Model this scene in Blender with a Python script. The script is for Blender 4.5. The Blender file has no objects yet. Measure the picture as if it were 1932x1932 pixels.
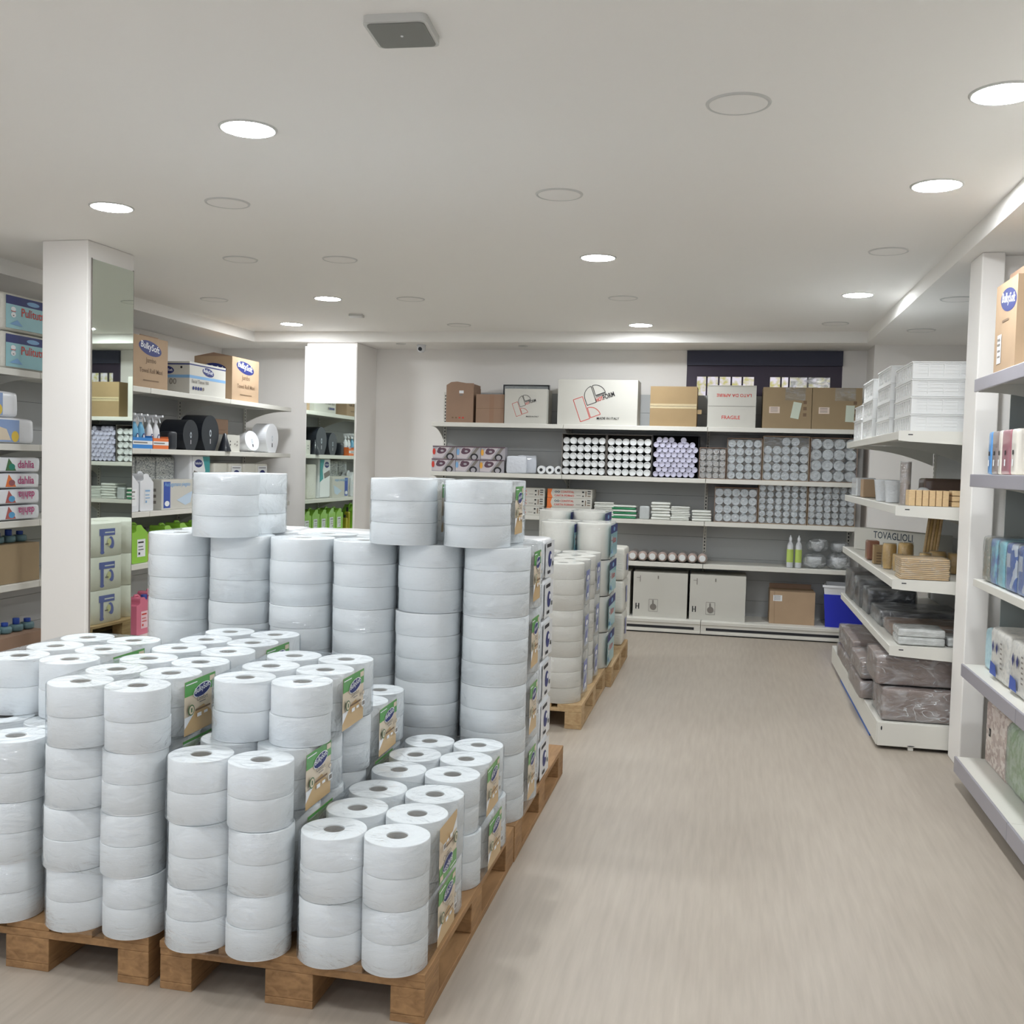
import bpy, math, random
from mathutils import Vector, Matrix
random.seed(7)
R = math.radians
C = bpy.context.scene.collection
sc = bpy.context.scene
# ------------------------------------------------------------------ camera, world, exposure
F_PX, H_CAM = 1948.5, 1.55
cam_d = bpy.data.cameras.new('camera'); cam = bpy.data.objects.new('camera', cam_d); C.objects.link(cam)
cam_d.sensor_fit = 'HORIZONTAL'; cam_d.sensor_width = 36.0; cam_d.lens = F_PX/1932*36.0
cam_d.clip_start = 0.05; cam_d.clip_end = 100
yaw, pitch, roll = R(-11.7415), R(-2.6935), R(-1.52322)
fwd = Vector((math.sin(yaw)*math.cos(pitch), math.cos(yaw)*math.cos(pitch), math.sin(pitch)))
rt = Vector((math.cos(yaw), -math.sin(yaw), 0)); dn = fwd.cross(rt)
r2 = math.cos(roll)*rt + math.sin(roll)*dn; d2 = -math.sin(roll)*rt + math.cos(roll)*dn
m3 = Matrix((r2, -d2, -fwd)).transposed()
cam.matrix_world = Matrix.Translation((0, 0, H_CAM)) @ m3.to_4x4()
sc.camera = cam
w = bpy.data.worlds.new('world'); sc.world = w; w.use_nodes = True
w.node_tree.nodes['Background'].inputs[0].default_value = (0.75, 0.8, 0.9, 1)
w.node_tree.nodes['Background'].inputs[1].default_value = 1.3
sc.view_settings.view_transform = 'Standard'; sc.view_settings.look = 'None'
sc.view_settings.gamma = 1; sc.view_settings.use_curve_mapping = False
sc.view_settings.exposure = 0.14
LAMP = 190.0            # strength of the lit downlights
# ------------------------------------------------------------------ materials
def lin(c):
    o = []
    for x in c[:3]:
        x = x/255.0
        o.append(x/12.92 if x <= 0.04045 else ((x+0.055)/1.055)**2.4)
    return (*o, 1)
_M = {}
def M(name, col=None, rough=0.6, metal=0.0, spec=0.4, bump=None, var=None, coat=0, sub=0, trans=0, coord='Object'):
    """procedural principled material; bump=(scale,strength[,stretch]), var=(scale,amount[,stretch])"""
    if name in _M: return _M[name]
    m = bpy.data.materials.new(name); m.use_nodes = True; nt = m.node_tree; b = nt.nodes['Principled BSDF']
    b.inputs['Base Color'].default_value = lin(col); b.inputs['Roughness'].default_value = rough
    b.inputs['Metallic'].default_value = metal; b.inputs['Specular IOR Level'].default_value = spec
    b.inputs['Coat Weight'].default_value = coat
    if trans: b.inputs['Transmission Weight'].default_value = trans
    tc = nt.nodes.new('ShaderNodeTexCoord')
    def noise(scale, st):
        mp = nt.nodes.new('ShaderNodeMapping'); mp.inputs['Scale'].default_value = st
        n = nt.nodes.new('ShaderNodeTexNoise'); n.inputs['Scale'].default_value = scale; n.inputs['Detail'].default_value = 4
        nt.links.new(tc.outputs[coord], mp.inputs[0]); nt.links.new(mp.outputs[0], n.inputs['Vector']); return n
    if var:
        n = noise(var[0], var[2] if len(var) > 2 else (1, 1, 1))
        mr = nt.nodes.new('ShaderNodeMapRange'); mr.inputs[1].default_value = 0.3; mr.inputs[2].default_value = 0.7
        mr.inputs[3].default_value = 1-var[1]; mr.inputs[4].default_value = 1+var[1]*0.6
        mx = nt.nodes.new('ShaderNodeVectorMath'); mx.operation = 'SCALE'
        mx.inputs[0].default_value = lin(col)[:3]
        nt.links.new(n.outputs[0], mr.inputs[0]); nt.links.new(mr.outputs[0], mx.inputs['Scale']); nt.links.new(mx.outputs[0], b.inputs['Base Color'])
    if bump:
        n = noise(bump[0], bump[2] if len(bump) > 2 else (1, 1, 1))
        bp = nt.nodes.new('ShaderNodeBump'); bp.inputs['Strength'].default_value = bump[1]; bp.inputs['Distance'].default_value = 0.01
        nt.links.new(n.outputs[0], bp.inputs['Height']); nt.links.new(bp.outputs[0], b.inputs['Normal'])
    _M[name] = m; return m
def film_mat(name, base=0.05, streak=0.35, scale=9.0, tint=(252, 253, 253), rough=0.16, bumps=0.7, milky=0.0, crease=0.0):
    """thin clear wrap: mostly transparent, crinkled glossy streaks"""
    if name in _M: return _M[name]
    m = bpy.data.materials.new(name); m.use_nodes = True; nt = m.node_tree; nt.nodes.clear()
    out = nt.nodes.new('ShaderNodeOutputMaterial'); tr = nt.nodes.new('ShaderNodeBsdfTransparent'); gl = nt.nodes.new('ShaderNodeBsdfGlossy')
    gl.inputs['Roughness'].default_value = rough; gl.inputs['Color'].default_value = (0.95, 0.97, 1, 1)
    tr.inputs['Color'].default_value = lin(tint)
    df = nt.nodes.new('ShaderNodeBsdfDiffuse'); df.inputs['Color'].default_value = lin((244, 247, 250))
    tc = nt.nodes.new('ShaderNodeTexCoord'); mp = nt.nodes.new('ShaderNodeMapping'); mp.inputs['Scale'].default_value = (1, 1, 2.2); mp.inputs['Rotation'].default_value = (0.5, 0.4, 0.3)
    n1 = nt.nodes.new('ShaderNodeTexNoise'); n1.inputs['Scale'].default_value = scale; n1.inputs['Detail'].default_value = 5; n1.inputs['Distortion'].default_value = 1.6
    oi = nt.nodes.new('ShaderNodeObjectInfo'); ad = nt.nodes.new('ShaderNodeVectorMath'); ad.operation = 'ADD'
    cx = nt.nodes.new('ShaderNodeCombineXYZ'); ml = nt.nodes.new('ShaderNodeMath'); ml.operation = 'MULTIPLY'; ml.inputs[1].default_value = 37.0
    nt.links.new(oi.outputs['Random'], ml.inputs[0]); nt.links.new(ml.outputs[0], cx.inputs[0]); nt.links.new(ml.outputs[0], cx.inputs[2])
    nt.links.new(tc.outputs['Object'], ad.inputs[0]); nt.links.new(cx.outputs[0], ad.inputs[1])
    nt.links.new(ad.outputs[0], mp.inputs[0]); nt.links.new(mp.outputs[0], n1.inputs['Vector'])
    bp = nt.nodes.new('ShaderNodeBump'); bp.inputs['Strength'].default_value = bumps; bp.inputs['Distance'].default_value = 0.02
    nt.links.new(n1.outputs[0], bp.inputs['Height']); nt.links.new(bp.outputs[0], gl.inputs['Normal'])
    lw = nt.nodes.new('ShaderNodeLayerWeight'); lw.inputs[0].default_value = 0.22; nt.links.new(bp.outputs[0], lw.inputs['Normal'])
    mr = nt.nodes.new('ShaderNodeMapRange'); mr.inputs[1].default_value = 0; mr.inputs[2].default_value = 1
    mr.inputs[3].default_value = base; mr.inputs[4].default_value = base+streak
    nt.links.new(lw.outputs['Fresnel'], mr.inputs[0])
    mx = nt.nodes.new('ShaderNodeMixShader'); nt.links.new(mr.outputs[0], mx.inputs[0])
    m0 = nt.nodes.new('ShaderNodeMixShader'); m0.inputs[0].default_value = milky
    n3 = nt.nodes.new('ShaderNodeTexNoise'); n3.inputs['Scale'].default_value = scale*0.55; n3.inputs['Detail'].default_value = 6; n3.inputs['Distortion'].default_value = 2.5; nt.links.new(mp.outputs[0], n3.inputs['Vector'])
    r3 = nt.nodes.new('ShaderNodeMapRange'); r3.inputs[1].default_value = 0.50; r3.inputs[2].default_value = 0.66; r3.inputs[3].default_value = milky*0.35; r3.inputs[4].default_value = min(1, milky*2.6)
    nt.links.new(n3.outputs[0], r3.inputs[0]); last = r3.outputs[0]
    if crease:      # glints along the wrap's folds, painted as thin white squiggly lines, in patches
        n4 = nt.nodes.new('ShaderNodeTexNoise'); n4.inputs['Scale'].default_value = scale*0.9; n4.inputs['Detail'].default_value = 2; n4.inputs['Distortion'].default_value = 1.2; nt.links.new(mp.outputs[0], n4.inputs['Vector'])
        n5 = nt.nodes.new('ShaderNodeTexNoise'); n5.inputs['Scale'].default_value = scale*0.5; n5.inputs['Detail'].default_value = 1; nt.links.new(ad.outputs[0], n5.inputs['Vector'])
        def mt(op, a, b=None, c=None):
            q = nt.nodes.new('ShaderNodeMath'); q.operation = op
            for i, x in enumerate((a, b, c)):
                if x is None: continue
                if isinstance(x, (int, float)): q.inputs[i].default_value = x
                else: nt.links.new(x, q.inputs[i])
            return q.outputs[0]
        d_ = mt('ABSOLUTE', mt('SUBTRACT', n4.outputs[0], 0.5)); ln = mt('MAXIMUM', mt('SUBTRACT', 1.0, mt('MULTIPLY', d_, 70.0)), 0.0)
        pm = nt.nodes.new('ShaderNodeMapRange'); pm.inputs[1].default_value = 0.47; pm.inputs[2].default_value = 0.58; nt.links.new(n5.outputs[0], pm.inputs[0])
        last = mt('MINIMUM', mt('ADD', last, mt('MULTIPLY', mt('MULTIPLY', ln, pm.outputs[0]), crease)), 1.0)
    nt.links.new(last, m0.inputs[0])
    nt.links.new(tr.outputs[0], m0.inputs[1]); nt.links.new(df.outputs[0], m0.inputs[2])
    nt.links.new(m0.outputs[0], mx.inputs[1]); nt.links.new(gl.outputs[0], mx.inputs[2]); nt.links.new(mx.outputs[0], out.inputs[0])
    _M[name] = m; return m
def emis(name, col, st):
    m = bpy.data.materials.new(name); m.use_nodes = True; nt = m.node_tree; nt.nodes.clear()
    o = nt.nodes.new('ShaderNodeOutputMaterial'); e = nt.nodes.new('ShaderNodeEmission')
    e.inputs[0].default_value = (*col, 1); e.inputs[1].default_value = st; nt.links.new(e.outputs[0], o.inputs[0]); return m
paint = M('white_wall_paint', (243, 240, 236), 0.75, bump=(160, 0.04))
ceilp = M('ceiling_paint', (245, 243, 239), 0.8, bump=(120, 0.03))
shelfm = M('cream_shelf_enamel', (222, 220, 212), 0.4)
lipm = M('grey_lilac_price_rail', (158, 155, 163), 0.35)
backm = M('grey_steel_back_panel', (184, 186, 186), 0.5, var=(2.5, 0.03))
gapm = M('dark_slot', (45, 46, 50), 0.7)
black = M('black_print', (34, 34, 38), 0.5)
redp = M('red_print', (205, 62, 50), 0.5)
navy = M('navy_print', (38, 48, 112), 0.5)
whitep = M('white_print', (236, 238, 240), 0.5)
card = M('tan_cardboard', (178, 152, 124), 0.75, var=(6, 0.05))
card2 = M('brown_cardboard', (156, 128, 108), 0.75, var=(6, 0.06))
card3 = M('yellow_tan_cardboard', (160, 136, 100), 0.75, var=(6, 0.05))
card4 = M('olive_tan_cardboard', (158, 138, 108), 0.75, var=(6, 0.05))
cardw = M('white_board', (204, 202, 194), 0.6, var=(5, 0.02))
tape = M('shiny_parcel_tape', (196, 178, 140), 0.12, spec=0.8, bump=(60, 0.3))
paper = M('white_tissue_paper', (240, 243, 245), 0.85, bump=(90, 0.12, (1, 1, 3)), var=(5, 0.02))
creamp = M('cream_tissue_paper', (232, 229, 222), 0.85, bump=(90, 0.12, (1, 1, 3)))
corem = M('grey_card_core', (150, 146, 140), 0.8)
film = film_mat('clear_plastic_wrap', base=0.05, streak=0.55, rough=0.09, milky=0.0, bumps=0.9)
filmc = film_mat('crinkled_clear_plastic', base=0.06, streak=0.4, scale=16, milky=0.05, bumps=1.0, crease=0.5)
green = M('green_label_band', (88, 158, 80), 0.4, coat=0.3)
beige = M('beige_label', (222, 206, 182), 0.45, coat=0.3)
tanl = M('ochre_label', (204, 172, 124), 0.45, coat=0.3)
dkgreen = M('dark_green_print', (70, 110, 70), 0.5)
greyp = M('grey_print', (130, 124, 118), 0.5)
brownp = M('brown_print', (120, 96, 72), 0.5)
mirror = M('mirror_silver', (222, 232, 224), 0.015, metal=1.0)
lblue = M('light_blue_print', (128, 172, 214), 0.5)
teal = M('teal_label', (146, 196, 204), 0.4, coat=0.4)
bluep = M('blue_print', (62, 88, 170), 0.5)
cup_w = M('white_paper_cup', (226, 228, 228), 0.35, coat=0.2)
cup_l = M('lilac_clear_cup', (206, 204, 224), 0.18, coat=0.5, bump=(50, 0.25))
cup_c = M('frosted_clear_cup', (214, 217, 220), 0.15, coat=0.6, bump=(60, 0.5))
cup_b = M('smoky_clear_cup', (196, 188, 182), 0.15, coat=0.6, bump=(60, 0.5))
blackpl = M('black_gloss_plastic', (34, 38, 46), 0.38, coat=0.15)
whitepl = M('white_gloss_plastic', (232, 234, 238), 0.2, coat=0.3)
crate = M('white_crate_plastic', (226, 227, 226), 0.4)
def wood_mat(name, col, dark):
    m = bpy.data.materials.new(name); m.use_nodes = True; nt = m.node_tree; b = nt.nodes['Principled BSDF']; b.inputs['Roughness'].default_value = 0.7
    tc = nt.nodes.new('ShaderNodeTexCoord'); mp = nt.nodes.new('ShaderNodeMapping'); mp.inputs['Scale'].default_value = (7, 1.6, 12)
    n = nt.nodes.new('ShaderNodeTexNoise'); n.inputs['Scale'].default_value = 4; n.inputs['Detail'].default_value = 6; n.inputs['Distortion'].default_value = 0.8
    n2 = nt.nodes.new('ShaderNodeTexNoise'); n2.inputs['Scale'].default_value = 2.2
    cr = nt.nodes.new('ShaderNodeValToRGB'); cr.color_ramp.elements[0].position = 0.3; cr.color_ramp.elements[1].position = 0.7
    cr.color_ramp.elements[0].color = lin(dark); cr.color_ramp.elements[1].color = lin(col)
    mm = nt.nodes.new('ShaderNodeMath'); mm.operation = 'MULTIPLY_ADD'; mm.inputs[1].default_value = 0.6; mm.inputs[2].default_value = 0.0
    m2 = nt.nodes.new('ShaderNodeMath'); m2.operation = 'MULTIPLY_ADD'; m2.inputs[1].default_value = 0.45
    nt.links.new(tc.outputs['Object'], mp.inputs[0]); nt.links.new(mp.outputs[0], n.inputs['Vector']); nt.links.new(tc.outputs['Object'], n2.inputs['Vector'])
    nt.links.new(n.outputs[0], mm.inputs[0]); nt.links.new(n2.outputs[0], m2.inputs[0]); nt.links.new(mm.outputs[0], m2.inputs[2])
    nt.links.new(m2.outputs[0], cr.inputs[0]); nt.links.new(cr.outputs[0], b.inputs['Base Color'])
    bp = nt.nodes.new('ShaderNodeBump'); bp.inputs['Strength'].default_value = 0.3; bp.inputs['Distance'].default_value = 0.004
    nt.links.new(n.outputs[0], bp.inputs['Height']); nt.links.new(bp.outputs[0], b.inputs['Normal']); return m
woodm = wood_mat('pallet_wood', (178, 138, 94), (118, 86, 54))
woodl = wood_mat('pale_pallet_wood', (204, 176, 134), (160, 126, 86))
stick = M('pale_birch_wood', (216, 186, 142), 0.7, var=(30, 0.12, (1, 1, 6)))
def floor_mat():
    m = bpy.data.materials.new('greige_vinyl_floor'); m.use_nodes = True; nt = m.node_tree; b = nt.nodes['Principled BSDF']
    b.inputs['Roughness'].default_value = 0.42; b.inputs['Specular IOR Level'].default_value = 0.45
    tc = nt.nodes.new('ShaderNodeTexCoord'); mp = nt.nodes.new('ShaderNodeMapping'); mp.inputs['Scale'].default_value = (42, 3.0, 1); mp.inputs['Rotation'].default_value = (0, 0, R(3))
    n = nt.nodes.new('ShaderNodeTexNoise'); n.inputs['Scale'].default_value = 1; n.inputs['Detail'].default_value = 5
    n2 = nt.nodes.new('ShaderNodeTexNoise'); n2.inputs['Scale'].default_value = 1.3
    mx = nt.nodes.new('ShaderNodeMath'); mx.operation = 'MULTIPLY_ADD'; mx.inputs[1].default_value = 0.35
    cr = nt.nodes.new('ShaderNodeValToRGB'); cr.color_ramp.elements[0].position = 0.35; cr.color_ramp.elements[1].position = 0.95
    cr.color_ramp.elements[0].color = lin((164, 153, 140)); cr.color_ramp.elements[1].color = lin((182, 172, 159))
    nt.links.new(tc.outputs['Object'], mp.inputs[0]); nt.links.new(mp.outputs[0], n.inputs['Vector']); nt.links.new(tc.outputs['Object'], n2.inputs['Vector'])
    nt.links.new(n2.outputs[0], mx.inputs[0]); nt.links.new(n.outputs[0], mx.inputs[2]); nt.links.new(mx.outputs[0], cr.inputs[0]); nt.links.new(cr.outputs[0], b.inputs['Base Color'])
    return m
def pattern_mat(name, cols, scale, kind='voronoi', rough=0.35, stretch=(1, 1, 1)):
    """printed pattern from procedural cells, cols: list of colours"""
    m = bpy.data.materials.new(name); m.use_nodes = True; nt = m.node_tree; b = nt.nodes['Principled BSDF']; b.inputs['Roughness'].default_value = rough; b.inputs['Coat Weight'].default_value = 0.3
    tc = nt.nodes.new('ShaderNodeTexCoord'); mp = nt.nodes.new('ShaderNodeMapping'); mp.inputs['Scale'].default_value = stretch; nt.links.new(tc.outputs['Object'], mp.inputs[0])
    cr = nt.nodes.new('ShaderNodeValToRGB'); cr.color_ramp.interpolation = 'CONSTANT' if kind != 'noise' else 'LINEAR'
    el = cr.color_ramp.elements; el[0].color = lin(cols[0]); el[0].position = 0.0; el[1].color = lin(cols[-1])
    el[1].position = (len(cols)-1)/len(cols)
    for i in range(1, len(cols)-1): e = el.new(i/len(cols)); e.color = lin(cols[i])
    if kind == 'voronoi':
        t = nt.nodes.new('ShaderNodeTexVoronoi'); t.distance = 'CHEBYCHEV'; t.inputs['Scale'].default_value = scale; o = t.outputs['Color']
    elif kind == 'noise':
        t = nt.nodes.new('ShaderNodeTexNoise'); t.inputs['Scale'].default_value = scale; t.inputs['Detail'].default_value = 3; o = t.outputs[0]
        for i, e in enumerate(el): e.position = 0.3+0.4*i/(len(el)-1)
    else:
        t = nt.nodes.new('ShaderNodeTexWave'); t.inputs['Scale'].default_value = scale; o = t.outputs[0]; t.inputs['Distortion'].default_value = 2
    nt.links.new(mp.outputs[0], t.inputs['Vector']); nt.links.new(o, cr.inputs[0]); nt.links.new(cr.outputs[0], b.inputs['Base Color']); return m
# ------------------------------------------------------------------ mesh helpers
_txt = {}
def text_mesh(s):
    if s in _txt: return _txt[s]
    cu = bpy.data.curves.new('t', 'FONT'); cu.body = s; cu.size = 1.0; cu.resolution_u = 2; cu.offset = 0.012
    o = bpy.data.objects.new('t', cu); C.objects.link(o); dg = bpy.context.evaluated_depsgraph_get(); dg.update()
    me = o.evaluated_get(dg).to_mesh(); v = [(p.co.x, p.co.y) for p in me.vertices]; f = [tuple(p.vertices) for p in me.polygons]
    x0 = min((p[0] for p in v), default=0); x1 = max((p[0] for p in v), default=1)
    o.evaluated_get(dg).to_mesh_clear(); bpy.data.objects.remove(o); bpy.data.curves.remove(cu)
    v = [(p[0]-x0, p[1]) for p in v]; _txt[s] = (v, f, x1-x0); return _txt[s]
class MB:
    def __init__(s): s.v = []; s.f = []; s.mi = []; s.mats = []; s.sm = []
    def mid(s, m):
        if m not in s.mats: s.mats.append(m)
        return s.mats.index(m)
    def add(s, vs, fs, m, smooth=False):
        n = len(s.v); s.v += [tuple(p) for p in vs]; k = s.mid(m)
        for f in fs: s.f.append(tuple(i+n for i in f)); s.mi.append(k); s.sm.append(smooth)
        return s
    def box(s, x0, x1, y0, y1, z0, z1, m, open_=''):
        vs = [(x, y, z) for z in (z0, z1) for y in (y0, y1) for x in (x0, x1)]
        fs = {'b': (0, 2, 3, 1), 't': (4, 5, 7, 6), 'f': (0, 1, 5, 4), 'k': (3, 2, 6, 7), 'l': (2, 0, 4, 6), 'r': (1, 3, 7, 5)}
        return s.add(vs, [q for k, q in fs.items() if k not in open_], m)
    def lathe(s, prof, m, c=(0, 0, 0), ax='z', n=32, smooth=True, sx=1.0, sy=1.0):
        vs = []; fs = []
        for r, h in prof:
            for i in range(n):
                a = 2*math.pi*i/n; x = r*math.cos(a)*sx; y = r*math.sin(a)*sy
                p = (x, y, h) if ax == 'z' else ((x, h, y) if ax == 'y' else (h, x, y))
                vs.append((p[0]+c[0], p[1]+c[1], p[2]+c[2]))
        for j in range(len(prof)-1):
            for i in range(n):
                a, b = j*n+i, j*n+(i+1) % n; q = (a, b, b+n, a+n)
                fs.append(q if ax != 'y' else q[::-1])
        s.add(vs, fs, m, smooth)
        return s
    def cyl(s, r, z0, z1, m, c=(0, 0, 0), ax='z', n=24, b=0.0, smooth=True):
        pr = [(r-b, z0), (r-b*0.3, z0+b*0.3), (r, z0+b), (r, z1-b), (r-b*0.3, z1-b*0.3), (r-b, z1)] if b else [(r, z0), (r, z1)]
        s.lathe(pr, m, c, ax, n, smooth)
        for z, rev in ((z0, True), (z1, False)):
            vs = []
            for i in range(n):
                a = 2*math.pi*i/n; x = (r-b)*math.cos(a); y = (r-b)*math.sin(a); p = (x, y, z) if ax == 'z' else ((x, z, y) if ax == 'y' else (z, x, y)); vs.append((p[0]+c[0], p[1]+c[1], p[2]+c[2]))
            f = tuple(range(n)); rv = rev if ax != 'y' else not rev
            s.add(vs, [f[::-1] if rv else f], m)
        return s
    def prism(s, pts, z0, z1, m, ax='z', off=(0, 0, 0), smooth=False):
        """pts: 2D outline; ax z: (x,y); ax y: (x,z) extruded in y; ax x: (y,z) extruded in x"""
        n = len(pts)
        def P(p, h): q = (p[0], p[1], h) if ax == 'z' else ((p[0], h, p[1]) if ax == 'y' else (h, p[0], p[1])); return (q[0]+off[0], q[1]+off[1], q[2]+off[2])
        vs = [P(p, z0) for p in pts]+[P(p, z1) for p in pts]
        s.add(vs, [(i, (i+1) % n, (i+1) % n+n, i+n) for i in range(n)], m, smooth)
        s.add(vs, [tuple(range(n))[::-1], tuple(range(n, 2*n))], m)
        return s
    def tube(s, pts, r, m, n=8):
        vs = []; fs = []
        for i, p in enumerate(pts):
            p = Vector(p); a = Vector(pts[max(i-1, 0)]); b = Vector(pts[min(i+1, len(pts)-1)]); d = (b-a).normalized()
            u = d.cross(Vector((0, 0, 1))) if abs(d.z) < 0.95 else d.cross(Vector((1, 0, 0))); u.normalize(); w_ = d.cross(u)
            rr = r[i] if isinstance(r, (list, tuple)) else r
            for k in range(n): a_ = 2*math.pi*k/n; vs.append(tuple(p+u*rr*math.cos(a_)+w_*rr*math.sin(a_)))
        for i in range(len(pts)-1):
            for k in range(n): fs.append((i*n+k, i*n+(k+1) % n, (i+1)*n+(k+1) % n, (i+1)*n+k))
        fs.append(tuple(range(n))[::-1]); fs.append(tuple(range((len(pts)-1)*n, len(pts)*n)))
        return s.add(vs, fs, m, True)
    def soft(s, x0, x1, y0, y1, z0, z1, m, r=0.02, n=4, amp=0.0, seed=0):
        """rounded box with optional lumpy noise (bags, wrapped packs)"""
        rnd = random.Random(seed); ph = [rnd.uniform(0, 6.3) for _ in range(6)]
        cx, cy, cz = (x0+x1)/2, (y0+y1)/2, (z0+z1)/2; hx, hy, hz = (x1-x0)/2, (y1-y0)/2, (z1-z0)/2
        r = min(r, hx*.98, hy*.98, hz*.98); N = 8; vs = []; idx = {}; fs = []
        def vert(p):
            k = tuple(round(q, 5) for q in p)
            if k in idx: return idx[k]
            q = Vector((p[0]*hx, p[1]*hy, p[2]*hz)); cc = Vector((max(-hx+r, min(hx-r, q.x)), max(-hy+r, min(hy-r, q.y)), max(-hz+r, min(hz-r, q.z))))
            d = q-cc
            if d.length > 1e-9: q = cc+d.normalized()*r
            if amp:
                a = amp*(math.sin(q.x*38+ph[0]+q.z*21)+math.sin(q.y*33+ph[1]-q.x*17)+math.sin(q.z*45+ph[2]+q.y*23))/3
                nn = Vector((q.x/hx, q.y/hy, q.z/hz)).normalized(); q = q+nn*a*(0 if p[2] <= -0.999 else 1)
            idx[k] = len(vs); vs.append((q.x+cx, q.y+cy, q.z+cz)); return idx[k]
        ts = [-1, -0.93, -0.75, -0.4, 0, 0.4, 0.75, 0.93, 1]
        for axis in range(3):
            for sg in (-1, 1):
                for i in range(N):
                    for j in range(N):
                        q = []
                        for a, b in ((ts[i], ts[j]), (ts[i+1], ts[j]), (ts[i+1], ts[j+1]), (ts[i], ts[j+1])):
                            p = [0, 0, 0]; p[axis] = sg; p[(axis+1) % 3] = a; p[(axis+2) % 3] = b; q.append(vert(p))
                        if sg < 0: q = q[::-1]
                        if len(set(q)) > 2: fs.append(tuple(q))
        return s.add(vs, fs, m, True)
    def face(s, o, u, v): return Face(s, o, u, v)
    def build(s, name, parent=None, bevel=0.0, seg=2):
        me = bpy.data.meshes.new(name); me.from_pydata(s.v, [], s.f)
        for m in s.mats: me.materials.append(m)
        me.polygons.foreach_set('material_index', s.mi); me.polygons.foreach_set('use_smooth', s.sm); me.update()
        o = bpy.data.objects.new(name, me); C.objects.link(o); o.parent = parent
        if bevel:
            b = o.modifiers.new('bevel', 'BEVEL'); b.width = bevel; b.segments = seg; b.limit_method = 'ANGLE'; b.angle_limit = R(40)
        return o
class Face:
    """flat printing on a face: o = lower left corner, u right, v up (unit axes)"""
    def __init__(s, mb, o, u, v):
        s.mb = mb; s.o = Vector(o); s.u = Vector(u); s.v = Vector(v); s.n = s.u.cross(s.v); s.k = 0.0
    def P(s, x, y): s_ = s.o+s.u*x+s.v*y+s.n*s.k; return tuple(s_)
    def poly(s, pts, m): s.k += 0.0005; s.mb.add([s.P(*p) for p in pts], [tuple(range(len(pts)))], m); return s
    def rect(s, x, y, w_, h, m): return s.poly([(x, y), (x+w_, y), (x+w_, y+h), (x, y+h)], m)
    def ell(s, cx, cy, a, b, m, rot=0, n=24):
        return s.poly([(cx+a*math.cos(t)*math.cos(rot)-b*math.sin(t)*math.sin(rot), cy+a*math.cos(t)*math.sin(rot)+b*math.sin(t)*math.cos(rot)) for t in [2*math.pi*i/n for i in range(n)]], m)
    def text(s, t, x, y, w_, m, hmax=None, rot=0.0, flip=False, h=None, sy=1.0):
        """text fitted to width w_ (or h = letter size)"""
        v, f, tw = text_mesh(t); k = w_/tw if h is None else h
        ky = (k if hmax is None else min(k, hmax))*sy; s.k += 0.0005; c, sn = math.cos(rot), math.sin(rot)
        s.mb.add([s.P(x+(p[0]*k*c-p[1]*ky*sn), y+(p[0]*k*sn+p[1]*ky*c)) for p in v], f, m); return s
    def line(s, x0, y0, x1, y1, t, m):
        d = Vector((x1-x0, y1-y0)).normalized(); nx, ny = -d.y*t/2, d.x*t/2
        return s.poly([(x0+nx, y0+ny), (x0-nx, y0-ny), (x1-nx, y1-ny), (x1+nx, y1+ny)], m)
    def loop(s, pts, t, m, closed=True):
        k = s.k
        for i in range(len(pts)-(0 if closed else 1)):
            a, b = pts[i], pts[(i+1) % len(pts)]; s.k = k; s.line(*a, *b, t, m)
        return s
FRONT = ((1, 0, 0), (0, 0, 1))        # face looking towards -Y
AISLE = ((0, 1, 0), (0, 0, 1))        # face looking towards +X
AISLEL = ((0, -1, 0), (0, 0, 1))      # face looking towards -X
ALLT = []
def props(o, label, cat, group=None):
    o['label'] = label; o['category'] = cat
    if group: o['group'] = group
    ALLT.append(o); return o
def thing(name, label, cat, loc=(0, 0, 0), rz=0, group=None):
    o = bpy.data.objects.new(name, None); C.objects.link(o); o.location = loc; o.rotation_euler = (0, 0, rz); o.empty_display_size = 0.05
    return props(o, label, cat, group)
def single(name, mb, label, cat, loc=(0, 0, 0), rz=0, group=None, bevel=0.0):
    o = mb.build(name, None, bevel); o.location = loc; o.rotation_euler = (0, 0, rz); return props(o, label, cat, group)
def struct(name, mb, parent=None, bevel=0.0, loc=(0, 0, 0), rz=0):
    o = mb.build(name, parent, bevel)
    if parent is None: o['kind'] = 'structure'
    o.location = loc; o.rotation_euler = (0, 0, rz); return o
def dup(o, loc=None, rz=None, label=None, group=None):
    def cp(q, par):
        c = q.copy(); C.objects.link(c); c.parent = par
        for ch in list(q.children): cp(ch, c)
        return c
    r = cp(o, None)
    if loc is not None: r.location = loc
    if rz is not None: r.rotation_euler = (0, 0, rz)
    if label: r['label'] = label
    if group: r['group'] = group
    return r
ORD = ['first', 'second', 'third', 'fourth', 'fifth', 'sixth', 'seventh', 'eighth', 'ninth', 'tenth', 'eleventh', 'twelfth']
def level(i, n):
    if n == 1: return 'single'
    return 'lowest' if i == 0 else ('topmost' if i == n-1 else ORD[i]+' from bottom')
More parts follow.
